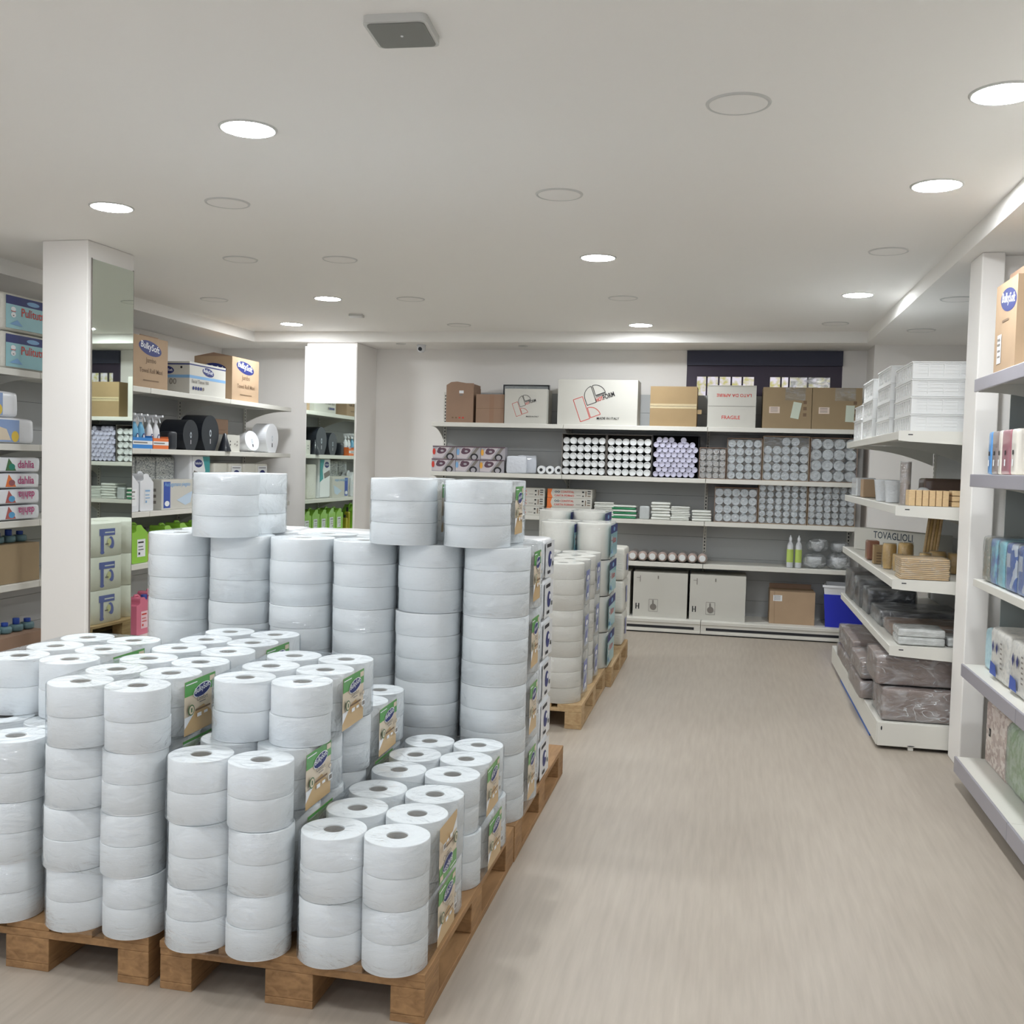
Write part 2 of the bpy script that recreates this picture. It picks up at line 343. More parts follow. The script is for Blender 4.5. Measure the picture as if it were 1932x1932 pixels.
# ------------------------------------------------------------------ room shell
XL, XR, YB, YF, ZC, ZS = -5.37, 2.35, 10.3, -2.5, 2.8, 2.7
struct('floor', MB().box(XL, XR, YF, YB, -0.1, 0, floor_mat()))
struct('ceiling', MB().box(XL, XR, YF, YB, ZC, ZC+0.1, ceilp))
mb = MB()       # lowered ceiling border
mb.box(XL, -4.69, YF, YB, ZS, ZC, ceilp); mb.box(1.17, XR, YF, YB, ZS, ZC, ceilp); mb.box(-4.69, 1.17, 9.66, YB, ZS, ZC, ceilp)
struct('trim_1', mb)
struct('wall_left', MB().box(XL-0.1, XL, YF, YB, 0, ZC, paint))
struct('wall_right', MB().box(XR, XR+0.1, YF, YB, 0, ZC, paint))
mb = MB().box(XL, -4.6, YF-0.1, YF, 0, ZC, paint).box(1.6, XR, YF-0.1, YF, 0, ZC, paint).box(-4.6, 1.6, YF-0.1, YF, 0, 0.25, paint).box(-4.6, 1.6, YF-0.1, YF, 2.62, ZC, paint)
struct('wall_front', mb)
wf2 = struct('added_window', MB().box(-4.6, -4.54, YF-0.08, YF-0.02, 0.25, 2.62, shelfm).box(1.54, 1.6, YF-0.08, YF-0.02, 0.25, 2.62, shelfm).box(-1.53, -1.47, YF-0.08, YF-0.02, 0.25, 2.62, shelfm).box(-4.54, 1.54, YF-0.08, YF-0.02, 2.56, 2.62, shelfm).box(-4.54, 1.54, YF-0.08, YF-0.02, 0.25, 0.31, shelfm))   # assumed shop window, added unseen behind the camera to let in fill daylight
WX0, WX1, WZ0 = -0.43, 1.03, 1.96       # window opening in the back wall
mb = MB(); mb.box(XL, WX0, YB, YB+0.3, 0, ZC, paint); mb.box(WX1, 1.27, YB, YB+0.3, 0, ZC, paint); mb.box(WX0, WX1, YB, YB+0.3, 0, WZ0, paint); mb.box(WX0, WX1, YB, YB+0.3, 2.69, ZC, paint)
struct('wall_back', mb)
struct('trim_2', MB().box(1.25, XR, 9.8, YB, 0, ZS, paint))                 # right return of the back wall
struct('trim_3', MB().box(-4.15, -3.62, 9.72, YB, 0, ZS, paint, ), bevel=0.006)   # pier with the far mirror
# right pillar: narrow front beside a slightly deeper wall
mb = MB(); mb.box(1.243, 1.355, 5.75, 6.02, 0, ZS, paint); mb.box(1.355, XR, 5.83, 6.02, 0, ZS, paint)
struct('trim_4', mb, bevel=0.006)
# left pillar, turned slightly
PT = 0.032
mb = MB(); mb.box(-0.31, 0, -0.0, 0.46, 0, ZC, paint)
pil = struct('trim_5', mb, bevel=0.006, loc=(-3.735, 5.50, 0), rz=-PT)
mb = MB(); mb.box(0.0, 0.008, 0.035, 0.445, 0.12, 2.695, mirror); mb.box(0.0, 0.0075, 0.03, 0.035, 0.12, 2.70, greyp); mb.box(0.0, 0.0075, 0.445, 0.45, 0.12, 2.70, greyp)
single('wall_mirror', mb, 'tall narrow mirror on the side of the near left pillar', 'mirror', (-3.735, 5.50, 0), -PT)
single('wall_mirror', MB().box(-4.14, -3.635, 9.708, 9.72, 0.2, 2.10, mirror), 'tall mirror on the far pier, under the bright white panel', 'mirror')
single('light_panel', MB().box(-4.145, -3.63, 9.66, 9.707, 2.10, 2.655, emis('lit_white_panel', (1, 1, 1), 1.25)), 'bright white square panel at the top of the far mirrored pier', 'light panel')
# window: dark shutter box, frame, panes, grille
dkp = M('dark_violet_paint', (62, 52, 70), 0.45); dkb = M('dark_blue_blind', (64, 66, 84), 0.6)
mb = MB(); mb.box(WX0, WX1, 10.30, 10.40, WZ0-0.0, 2.03, dkp); mb.box(WX0, WX1, 10.31, 10.40, 2.45, 2.56, dkp)
for x0, x1 in ((WX0, -0.33), (0.215, 0.365), (0.925, WX1)): mb.box(x0, x1, 10.30, 10.40, 2.03, 2.46, dkp)
wf = struct('window_1', mb)
struct('shutter_box', MB().box(WX0, WX1, 10.27, 10.45, 2.555, 2.695, dkb), wf)
pane = emis('daylit_pane', (0.95, 0.92, 0.86), 0.9)
nt = pane.node_tree; e = [n for n in nt.nodes if n.type == 'EMISSION'][0]; tn = nt.nodes.new('ShaderNodeTexNoise'); tn.inputs['Scale'].default_value = 9
crr = nt.nodes.new('ShaderNodeValToRGB'); crr.color_ramp.elements[0].position = 0.35; crr.color_ramp.elements[0].color = lin((196, 190, 128)); crr.color_ramp.elements[1].position = 0.6; crr.color_ramp.elements[1].color = lin((226, 220, 232))
nt.links.new(tn.outputs[0], crr.inputs[0]); nt.links.new(crr.outputs[0], e.inputs[0])
for x0, x1, bars in ((-0.33, 0.215, (-0.235, -0.12, -0.0, 0.105)), (0.365, 0.925, (0.47, 0.545, 0.72))):
    p = struct('window_pane', MB().box(x0, x1, 10.36, 10.37, 2.03, 2.45, pane), wf)
    for b in bars: struct('window_bar', MB().box(b-0.008, b+0.008, 10.34, 10.355, 2.03, 2.45, dkp), wf)
struct('window_sash', MB().box(0.56, 0.925, 10.335, 10.345, 2.03, 2.45, film_mat('misted_glass', milky=0.5, base=0.1)), wf)
# ------------------------------------------------------------------ ceiling lights
rim = M('downlight_rim', (206, 206, 202), 0.4); dif_on = emis('lit_diffuser', (0.93, 0.97, 1.0), LAMP); dif_off = M('unlit_diffuser', (242, 240, 236), 0.7)
def downlight(x, y, z, on, label):
    t = thing('ceiling_light', label, 'ceiling light', (x, y, z))
    MB().lathe([(0.098, -0.001), (0.1, -0.006), (0.108, -0.005), (0.111, 0.0)], rim, n=40).build('light_rim', t)
    MB().cyl(0.0985, -0.004, -0.0005, dif_on if on else dif_off, n=40).build('diffuser', t)
ON = {(-1.84, 3.71): 'lit round downlight nearest above the stacked rolls', (-3.12, 4.79): 'lit round downlight just in front of the left pillar', (-3.11, 7.67): 'lit round downlight beyond the stacks, right of the farthest left one',
 (-4.05, 9.11): 'farthest left lit round downlight, by the back left ceiling corner', (-0.81, 6.24): 'lit round downlight at the centre of the ceiling', (-0.80, 9.21): 'lit round downlight near the back wall, centre right',
 (0.85, 7.67): 'lit round downlight in front of the purple window', (0.84, 4.80): 'lit round downlight high above the aisle at right', (0.84, 3.68): 'biggest lit downlight, cut by the right edge of the photo'}
for (x, y), l in ON.items(): downlight(x, y, ZC, True, l)
OFF = {(-0.01, 3.67): 'unlit round downlight, the nearest and largest unlit one', (-0.81, 4.78): 'unlit round downlight in front of the central lit one', (-2.47, 4.77): 'unlit round downlight between the two nearest left lit ones',
 (-3.08, 6.13): 'unlit round downlight just right of the left pillar top', (-2.43, 6.18): 'unlit round downlight level with the central lit one, to its left', (-4.08, 7.68): 'unlit round downlight over the left wall shelves',
 (-2.45, 7.72): 'unlit round downlight right of the lit one beyond the stacks', (-0.81, 7.74): 'unlit round downlight behind the central lit one', (0.84, 6.18): 'unlit round downlight between two lit ones over the right aisle',
 (-2.45, 9.19): 'unlit round downlight by the back wall above the security camera', (0.84, 9.13): 'unlit round downlight right in front of the window'}
for (x, y), l in OFF.items(): downlight(x, y, ZC, False, l)
downlight(1.43, 7.25, ZS, False, 'unlit round downlight in the lowered ceiling, half behind the right pillar')
downlight(1.47, 8.8, ZS, False, 'unlit round downlight in the lowered ceiling near the back wall')
k = 0
for x, y in ((-1.84, 1.2), (-3.4, 2.4), (-4.1, 0.2), (0.84, 1.3), (-2.0, -1.0)):   # the lights behind the camera
    downlight(x, y, ZC, True, 'lit round downlight %s behind the camera position' % ORD[k]); k += 1
# square speaker in the ceiling
t = thing('ceiling_speaker', 'square flush ceiling speaker with grey grille', 'speaker', (-0.967, 2.91, ZC), R(3))
def rsq(a, r, n=6, bow=0.006):
    pts = []
    for q in range(4):
        cx, cy = ((a-r), (a-r)); a0 = math.pi/2*q
        for i in range(n+1):
            th = a0+math.pi/2*i/n; sx = [1, -1, -1, 1][q]; sy = [1, 1, -1, -1][q]
            pts.append((sx*(a-r)+r*math.cos(th), sy*(a-r)+r*math.sin(th)))
    return pts
MB().prism(rsq(0.093, 0.02), -0.022, 0, rim, ).build('speaker_frame', t, bevel=0.004)
MB().prism(rsq(0.083, 0.016), -0.025, -0.021, M('grey_speaker_grille', (140, 141, 136), 0.7, bump=(900, 0.4))).cyl(0.004, -0.027, -0.024, whitep, n=12).build('speaker_grille', t)
single('ceiling_detector', MB().box(-0.06, 0.06, -0.06, 0.06, -0.02, 0, rim), 'small flat square grey unit on the ceiling beyond the left pillar', 'ceiling unit', (-3.2, 8.55, ZC), 0.2, bevel=0.006)
t = thing('security_camera', 'small white dome security camera on the ceiling border by the back wall', 'security camera', (-3.02, 9.9, ZS))
MB().cyl(0.045, -0.012, 0, whitepl, b=0.003).lathe([(0.04, -0.012), (0.042, -0.035), (0.036, -0.06), (0.02, -0.074), (0.0001, -0.078)], whitepl).build('camera_body', t)
MB().cyl(0.019, -0.048, -0.03, blackpl, c=(0, 0, -0.045), ax='y', n=20).build('camera_lens', t)
for x, y, l in ((-2.0, 9.95, 'round ceiling sensor left of the window, on the ceiling border'), (-3.2, 9.8, 'round ceiling sensor beside the security camera')):
    single('ceiling_sensor', MB().lathe([(0.05, 0), (0.05, -0.004), (0.04, -0.008), (0.0001, -0.009)], rim), l, 'ceiling sensor', (x, y, ZS))
# ------------------------------------------------------------------ steel shelving
def shelving(label, loc, rz, bays, depth, levels, back_top, base_h=0.13, base_out=0.08, lip=None, liph=0.04, base_style='rail', back=True, bracket=0.16, board_t=0.035, back_bottom=0.1):
    """local x along the run, front edge y=0, back y=depth; one steel run is one thing"""
    lip = lip or shelfm; L = bays[-1]; t = thing('shelving_unit', label, 'shelving', loc, rz)
    if back:
        for a, b in zip(bays[:-1], bays[1:]):
            mb = MB(); z = back_bottom
            while z < back_top-0.02:
                z1 = min(z+0.2, back_top); mb.box(a+0.012, b-0.012, depth+0.002, depth+0.014, z+0.0012, z1-0.0012, backm); z = z1
            mb.box(a+0.012, b-0.012, depth+0.014, depth+0.018, back_bottom, back_top, gapm)
            mb.build('back_panel', t)
    for x in bays:
        x = min(max(x, 0.018), L-0.018)
        mb = MB().box(x-0.016, x+0.016, depth-0.014, depth+0.04, 0.02, back_top+0.0, shelfm if back else shelfm)
        z = 0.2
        while z < back_top-0.03: mb.box(x-0.005, x+0.005, depth-0.0146, depth-0.0138, z, z+0.018, gapm); z += 0.033
        mb.build('upright', t)
    for z in levels:
        for a, b in zip(bays[:-1], bays[1:]):
            s_ = MB().box(a+0.002, b-0.002, 0.012, depth-0.012, z-board_t*0.5, z, shelfm).build('shelf', t, bevel=0.002)
            MB().box(a+0.002, b-0.002, 0, 0.012, z-liph, z+0.002, lip).build('price_rail', s_, bevel=0.003)
        for i, x in enumerate(bays):
            x = min(max(x, 0.006), L-0.006); pts = [(0.02, z-0.02)]
            for q in range(9):
                a = q/8; pts.append((0.02+(depth-0.04)*a, z-liph-(bracket-liph)*(a**2.2)))
            pts.append((depth-0.02, z-0.02))
            MB().prism(pts[::-1], x-0.003, x+0.003, shelfm, ax='x').build('bracket', t)
    if base_h:
        for a, b in zip(bays[:-1], bays[1:]):
            s_ = MB().box(a+0.002, b-0.002, -base_out, depth, base_h-0.02, base_h, shelfm).build('base_shelf', t, bevel=0.003)
            f = MB()
            if base_style == 'rail':
                f.box(a+0.002, b-0.002, -base_out-0.006, -base_out, 0.012, base_h-0.004, shelfm)
                f.box(a+0.002, b-0.002, -base_out-0.016, -base_out-0.006, base_h-0.03, base_h-0.004, shelfm)
                f.box(a+0.05, b-0.06, -base_out-0.0075, -base_out-0.006, 0.045, 0.07, gapm)
                f.box(a+0.002, b-0.002, -base_out-0.014, -base_out-0.006, 0.012, 0.03, shelfm)
                f.box(a+0.002, b-0.002, -base_out+0.01, -base_out+0.02, 0, 0.014, gapm)
            elif base_style == 'box':
                f.box(a+0.002, b-0.002, -base_out, -base_out+0.01, 0.02, base_h-0.02, shelfm)
            else:
                f.box(a+0.002, b-0.002, -base_out-0.012, -base_out-0.0005, base_h-0.075, base_h+0.002, lip)
            f.build('kick_rail', s_, bevel=0.002)
    return t
# back wall run
shelving('long grey-backed steel shelving run along the back wall', (-2.87, 9.80, 0), 0, [0, 1.31, 2.67, 4.03], 0.45, [1.935, 1.452, 1.052, 0.652], 2.26, back_bottom=0.08)
# left wall run
shelving('long steel shelving run on the left wall, behind the left pillar', (-4.45, 4.72, 0), R(90), [0, 1.33, 2.66, 3.99, 5.32], 0.52, [2.063, 1.588, 1.095, 0.69], 2.1, base_h=0.14)
# right gondola beyond the right pillar
g = shelving('short deep shelving unit beyond the right pillar, holding crates and trays', (0.92, 8.62, 0), R(-90), [0, 1.22, 2.55], 0.67, [1.785, 1.369, 0.957, 0.583], 1.95, base_h=0.155, base_out=0.05, base_style='box', liph=0.045, bracket=0.17)
mb = MB().box(2.552, 2.566, -0.045, 0.66, 0.02, 0.152, shelfm); f = mb.face((2.5665, -0.045, 0.02), (0, 1, 0), (0, 0, 1))
f.ell(0.18, 0.008, 0.02, 0.003, gapm); f.ell(0.02, 0.1, 0.004, 0.012, gapm); mb.box(2.5, 2.56, 0.12, 0.15, 0, 0.02, shelfm); mb.build('end_plinth', g, bevel=0.003)
for z in (1.785, 1.369, 0.957, 0.583):
    mb = MB().prism([(0.0, z-0.05), (0.0, z+0.004), (0.66, z+0.004), (0.66, z-0.085), (0.05, z-0.055)], 2.548, 2.556, shelfm, ax='x'); mb.box(2.556, 2.5565, 0.05, 0.075, z-0.02, z-0.014, gapm); mb.build('end_bracket', g, bevel=0.003)
single('floor_rail', MB().box(0.0, 0.012, 0, 1.6, 0.0, 0.035, M('blue_plastic_rail', (62, 110, 190), 0.5)), 'thin blue rail on the floor under the right gondola front', 'rail', (0.872, 6.35, 0))
# right near shelving
g = shelving('near right wall shelving with lilac-grey price rails', (1.17, 5.46, 0), R(-90), [0, 1.0, 2.0, 3.0, 4.0], 0.47, [2.02, 1.555, 0.613], 2.1, base_h=0.145, base_out=0.0, lip=lipm, liph=0.06, base_style='lip', back=True, board_t=0.04)
for x0, x1 in ((0.0, 0.9), (0.902, 2.0)):
    s_ = MB().box(x0, x1, 0.05, 0.46, 1.02, 1.04, shelfm).build('shelf', g, bevel=0.002); MB().box(x0, x1, 0.038, 0.05, 1.005, 1.042, shelfm if x0 == 0 else lipm).build('price_rail', s_, bevel=0.002)
mb = MB().box(-0.006, 0.0, 0.17, 0.47, 0.145, 1.96, M('grey_end_panel', (150, 155, 152), 0.5)); mb.build('end_panel', g)
for x in (0.06, 0.92, 2.0):
    mb = MB().box(x-0.012, x+0.012, 0.03, 0.4, 0.028, 0.075, shelfm); mb.build('foot', g, bevel=0.003)
    for y in (0.06, 0.38): MB().cyl(0.014, 0.0, 0.008, gapm, c=(x, y, 0)).cyl(0.005, 0.008, 0.03, gapm, c=(x, y, 0), n=12).build('levelling_screw', g)
# ------------------------------------------------------------------ pallets
def pallet(label, cx, cy, wm=woodm):
    t = thing('wooden_pallet', label, 'pallet', (cx, cy, 0), 0, None); rnd = random.Random(int(cx*100+cy*1000))
    for x, w_ in ((-0.3275, 0.145), (-0.168, 0.1), (0, 0.145), (0.168, 0.1), (0.3275, 0.145)):
        j = rnd.uniform(-.004, .004); MB().box(x-w_/2, x+w_/2, -0.6+j, 0.6+j, 0.122, 0.144, wm).build('deck_board', t, bevel=0.002)
    for y in (-0.5275, 0, 0.5275): MB().box(-0.4, 0.4, y-0.0725, y+0.0725, 0.1, 0.122, wm).build('cross_board', t, bevel=0.002)
    for x, w_ in ((-0.35, 0.1), (0, 0.145), (0.35, 0.1)):
        for y in (-0.5275, 0, 0.5275): MB().box(x-w_/2, x+w_/2, y-0.0725, y+0.0725, 0.022, 0.1, wm).build('block', t, bevel=0.003)
        MB().box(x-w_/2, x+w_/2, -0.6, 0.6, 0, 0.022, wm).build('bottom_board', t, bevel=0.002)
    return t
pallet('brown wooden pallet nearest the aisle, at the front of the photo', -1.163, 3.27)
pallet('brown wooden pallet at the front left, left of the nearest one', -2.0, 3.27)
pallet('brown wooden pallet under the tall stack beside the aisle', -1.16, 4.476)
pallet('wooden pallet under the left half of the tall stack', -2.0, 4.476)
pallet('pale wooden pallet of cream rolls, first beyond the gap', -1.19, 6.555, woodl)
pallet('pale wooden pallet at the far end of the row, nearest the back wall', -1.15, 7.78, woodl)
pallet('pale wooden pallet of towel packs seen in the left pillar mirror', -1.97, 7.78, woodl)
# ------------------------------------------------------------------ roll packs
def roll_mb(r, h, rc, m):
    return MB().lathe([(rc, 0.002), (rc, h-0.003), (rc+0.0015, h-0.0003)], m, n=40).lathe([(rc+0.0015, h-0.0003), (r-0.002, h-0.0003)], m, n=40, smooth=False).lathe([(r-0.002, h-0.0003), (r-0.0006, h-0.0008), (r, h-0.0022), (r, 0.0022), (r-0.0006, 0.0008), (r-0.002, 0.0003)], m, n=40).lathe([(r-0.002, 0.0003), (rc, 0.0003)], m, n=40, smooth=False)
def hull(hx, hy, r, n=8):
    pts = []
    for q in range(4):
        sx = [1, -1, -1, 1][q]; sy = [1, 1, -1, -1][q]
        for i in range(n+1): th = math.pi/2*q+math.pi/2*i/n; pts.append((sx*(hx-r)+r*math.cos(th), sy*(hy-r)+r*math.sin(th)))
    return pts
def comfort_label(w_, h, x, zc, flip=False):
    mb = MB(); f = mb.face((x, -w_/2, zc-h/2), *AISLE) if not flip else mb.face((x, w_/2, zc+h/2), (0, -1, 0), (0, 0, -1))
    f.rect(0, 0, w_, h, beige); f.poly([(0, 0), (w_, 0), (w_, h*0.2), (w_*0.62, h*0.47), (w_*0.35, h*0.4), (0, h*0.12)], tanl)
    f.poly([(0, h*0.13), (w_*0.3, h*0.36), (w_*0.1, h*0.34), (0, h*0.34)], whitep)
    f.rect(0, h*0.72, w_, h*0.28, green); f.rect(w_*0.03, h*0.93, w_*0.36, h*0.02, whitep); f.rect(w_*0.8, h*0.86, w_*0.17, h*0.1, beige)
    f.ell(w_*0.55, h*0.76, w_*0.29, h*0.125, whitep, rot=0.12); f.ell(w_*0.55, h*0.76, w_*0.27, h*0.11, navy, rot=0.12)
    f.text('BulkySoft', w_*0.31, h*0.72, w_*0.48, whitep, rot=0.12)
    f.text('Comfort', w_*0.36, h*0.575, w_*0.36, greyp); f.rect(w_*0.44, h*0.535, w_*0.2, h*0.018, greyp)
    f.rect(w_*0.3, h*0.4, w_*0.5, h*0.035, brownp); f.rect(w_*0.36, h*0.28, w_*0.14, h*0.07, whitep); f.rect(w_*0.58, h*0.3, w_*0.12, h*0.05, whitep)
    f.ell(w_*0.16, h*0.46, w_*0.1, h*0.1, dkgreen); f.ell(w_*0.16, h*0.46, w_*0.075, h*0.08, beige); f.rect(w_*0.14, h*0.42, w_*0.04, h*0.08, dkgreen)
    f.ell(w_*0.87, h*0.55, w_*0.06, h*0.045, greyp); f.ell(w_*0.87, h*0.55, w_*0.045, h*0.035, beige); f.rect(w_*0.8, h*0.28, w_*0.15, h*0.12, whitep); f.rect(w_*0.82, h*0.3, w_*0.11, h*0.08, greyp)
    return mb
_meshes = {}
def mesh_of(key, fn, bevel=0):
    if key not in _meshes:
        o = fn().build(key.split('|')[0]); _meshes[key] = o.data; bpy.data.objects.remove(o)
    return _meshes[key]
def inst(name, me, parent, loc=(0, 0, 0), rz=0):
    o = bpy.data.objects.new(name, me); C.objects.link(o); o.parent = parent; o.location = loc; o.rotation_euler = (0, 0, rz); return o
def roll_pack(label, cx, cy, z, rz, nx, ny, nz, r, h, rc, pm, tag, cores, labfn, group, cat='toilet roll pack', flm=None):
    t = thing('toilet_roll_pack', label, cat, (cx, cy, z), rz, group)
    p = r*2+0.002; rm = mesh_of('roll|%s' % tag, lambda: roll_mb(r, h, rc, pm)); cm = mesh_of('core|%s' % tag, lambda: MB().lathe([(rc-0.0005, h-0.003), (rc-0.0005, 0.001), (rc-0.003, 0.001), (rc-0.003, h-0.003), (rc-0.0005, h-0.003)], corem, n=24).cyl(rc-0.004, 0.0, 0.004, corem, n=20))
    rnd = random.Random(int(cx*997+cy*131+z*571))
    for k in range(nz):
        jx, jy = rnd.uniform(-.0022, .0022), rnd.uniform(-.0022, .0022)
        for i in range(nx):
            for j in range(ny):
                ro = inst('toilet_roll', rm, t, ((i-(nx-1)/2)*p+jx, (j-(ny-1)/2)*p+jy, k*h), rnd.uniform(0, 6))
                if cores and k == nz-1: inst('core_tube', cm, ro)
    hx, hy = nx*r+(nx-1)*0.001+0.0042, ny*r+(ny-1)*0.001+0.0042; H = nz*h
    def fmb():
        o = hull(hx, hy, r+0.004); m = MB(); n = len(o); s = 4; rows = [(0.0, 0.96), (0.006, 1.0), (H*0.5, 1.0), (H-0.006, 1.0), (H+0.0001, 0.985)]
        vs = [(x*k_, y*k_, z_) for z_, k_ in rows for x, y in o]; fs = [(j*n+i, j*n+(i+1) % n, (j+1)*n+(i+1) % n, (j+1)*n+i) for j in range(len(rows)-1) for i in range(n)]
        m.add(vs, fs, flm or film, True); m.add([v for v in vs[-n:]], [tuple(range(n))], flm or film); return m
    inst('plastic_wrap', mesh_of('wrap|'+tag, fmb), t)
    for key, fn in labfn: inst('product_label', mesh_of('label|'+key, fn), t)
    return t
hx_s = 2*0.0925+0.001+0.0042
SL = [('small', lambda: comfort_label(0.19, 0.165, hx_s+0.0015, 0.092))]
SLF = [('smallflip', lambda: comfort_label(0.19, 0.165, hx_s+0.0015, 0.092, True))]
def small_stack(nm, cx, cy, n, z0=0.144, lab=SL, seed=0):
    rnd = random.Random(seed)
    for i in range(n):
        top = i == n-1
        roll_pack('twelve-roll clear pack, %s in %s' % (level(i, n), nm) if n > 1 else 'twelve-roll clear pack of white rolls, %s' % nm,
                  cx+rnd.uniform(-.007, .007), cy+rnd.uniform(-.003, .003), z0+i*0.1818, R(rnd.uniform(-.6, .6)), 2, 3, 2, 0.0925, 0.0908, 0.029, paper, 'small', top, SLF if (lab is SLF and i == 1) else SL, 'twelve-roll packs on the front pallets')
small_stack('the short front stack by the aisle', -0.957, 2.90, 2, lab=SLF, seed=1)
small_stack('the short stack right behind the aisle corner one', -0.955, 3.49, 2, seed=2)
small_stack('the front middle stack', -1.36, 2.89, 3, seed=3)
small_stack('the stack behind the middle one', -1.352, 3.475, 3, seed=4)
small_stack('lying across the two middle stacks', -1.345, 3.11, 1, 0.144+3*0.1818, seed=5)
small_stack('the tall front stack left of the middle', -1.774, 2.912, 4, seed=6)
small_stack('the tall stack behind the left front one', -1.772, 3.486, 4, seed=7)
small_stack('the front stack at the left photo edge', -2.182, 2.912, 3, seed=8)
small_stack('the stack behind the left edge one', -2.182, 3.486, 3, seed=9)
small_stack('topping the two stacks at the left edge', -2.19, 3.19, 1, 0.144+3*0.1818, seed=10)
hx_b = 0.131+0.0042
BLT = [('bigtop', lambda: comfort_label(0.15, 0.19, hx_b+0.0015, 0.14))]
BL = [('big', lambda: comfort_label(0.15, 0.2, hx_b+0.0015, 0.145))]
cols = [-2.252, -1.979, -1.705, -1.431, -1.157, -0.883]
cn = ['leftmost', 'second from left', 'third from left', 'fourth from left', 'fifth from left', 'aisle-side']
for ci, cx in enumerate(cols):
    rnd = random.Random(40+ci)
    for i in range(4):
        roll_pack('big six-roll pack, %s in the %s column of the tall wall' % (level(i, 4), cn[ci]), cx+rnd.uniform(-.002, .002), 4.123+rnd.uniform(-.006, .006), 0.144+i*0.2698, R(rnd.uniform(-.4, .4)),
                  1, 2, 3, 0.131, 0.0898, 0.034, paper, 'big', i == 3, BL if ci == 5 else [], 'big six-roll packs in the tall stack')
for cx, cy, l in ((-2.005, 4.03, 'left one of three on top of the tall wall'), (-1.25, 4.05, 'middle one of three on top of the tall wall'), (-0.955, 4.07, 'right one of three on top of the tall wall')):
    roll_pack('big six-roll white pack, '+l, cx, cy, 0.144+4*0.2698, 0, 1, 2, 3, 0.131, 0.0853, 0.034, paper, 'bigtop', True, BLT if cx > -1.9 else [], 'big six-roll packs in the tall stack')
# white bags with black lettering at the back of the tall stack
bagw = M('white_glossy_bag', (226, 228, 230), 0.3, coat=0.4, bump=(40, 0.25))
def letter_pack(label, x, y, z, lettered):
    t = thing('tissue_bag', label, 'tissue pack', (x, y, z), R(random.uniform(-.6, .6)), 'white bags behind the tall wall of rolls')
    MB().soft(-0.187, 0.187, -0.135, 0.135, 0.0, 0.178, bagw, r=0.03, amp=0.004, seed=int(z*100)).build('bag', t)
    if lettered:
        mb = MB(); f = mb.face((0.1905, -0.11, 0.01), *AISLE); f.rect(0, 0, 0.22, 0.155, bagw); f.rect(0.03, 0.13, 0.11, 0.016, black); f.ell(0.11, 0.075, 0.045, 0.036, navy); f.ell(0.13, 0.085, 0.018, 0.012, whitep); f.rect(0.06, 0.012, 0.06, 0.014, black); f.rect(0.17, 0.04, 0.02, 0.02, black)
        o = mb.build('printed_side', t)
for xi, x in enumerate((-0.955, -1.345, -1.735, -2.125)):
    for i in range(6):
        letter_pack('white tissue bag%s, %s, %s behind tall wall' % (' with lettering' if xi == 0 else '', level(i, 6), ['aisle side', 'second from the aisle', 'third from the aisle', 'farthest from the aisle'][xi]), x, 4.535, 0.144+i*0.18, xi == 0)
# cream roll packs on the pale pallets
bluel = M('violet_blue_label', (112, 122, 190), 0.4, coat=0.3); greyl = M('pale_blue_label', (176, 186, 206), 0.4, coat=0.3)
hx_c = 0.1295+0.0042
def cream_label(right=True):
    mb = MB(); x = hx_c+0.0015
    f = mb.face((x, -0.075, 0.04), *AISLE) if right else mb.face((-x, 0.09, 0.03), *AISLEL)
    w_, h = (0.15, 0.19) if right else (0.2, 0.2)
    if right:
        f.rect(0, 0, w_, h*0.97, greyl); f.rect(0.0, h*0.62, w_, h*0.33, bluel); f.ell(w_*0.5, h*0.72, w_*0.3, h*0.08, whitep); f.poly([(0.01, 0.02), (w_*0.6, 0.03), (w_*0.9, h*0.5), (w_*0.3, h*0.45)], bluel); f.rect(w_*0.3, h*0.1, w_*0.4, h*0.12, whitep)
    else:
        f.rect(0, h*0.72, w_, h*0.28, bluel); f.rect(w_*0.05, h*0.82, w_*0.6, h*0.05, whitep); f.rect(w_*0.72, 0, w_*0.2, h*0.72, bluel); f.ell(w_*0.82, h*0.03, w_*0.13, h*0.07, bluel)
        f.ell(w_*0.25, h*0.42, w_*0.17, h*0.26, bluel, rot=-0.3); f.ell(w_*0.38, h*0.44, w_*0.13, h*0.16, M('pale_yellow_print', (226, 222, 170), 0.5)); f.rect(w_*0.42, h*0.34, w_*0.22, h*0.05, greyp)
    return mb
for xi, x in enumerate((-0.945, -1.215, -1.485)):
    for yi, y in enumerate((6.215, 6.745)):
        for i in range(3):
            roll_pack('cream jumbo pack, %s, %s, %s row past the gap' % (level(i, 3), ['aisle column', 'middle column', 'inner column'][xi], ['front', 'second'][yi]), x, y, 0.144+i*0.2750, 0, 1, 2, 3, 0.1295, 0.0915, 0.034, creamp, 'cream', i == 2,
                      [('creamr', lambda: cream_label(True))] if xi == 0 else [], 'cream jumbo roll packs', )
for yi, y in enumerate((7.57, 8.10)):
    for xi, x in enumerate((-2.19, -1.92)):
        for i in range(3):
            roll_pack('cream towel pack, %s, %s %s column, pallet in the pillar mirror' % (level(i, 3), ['near', 'far'][yi], ['outer', 'inner'][xi]), x, y, 0.144+i*0.2750, 0, 1, 2, 1, 0.1295, 0.2735, 0.03, creamp, 'towel', i == 2,
                      [('creaml', lambda: cream_label(False))] if xi == 0 else [], 'cream towel roll packs', cat='towel roll pack', flm=M('cream_paper_wrap', (244, 242, 234), 0.6, bump=(30, 0.2)))
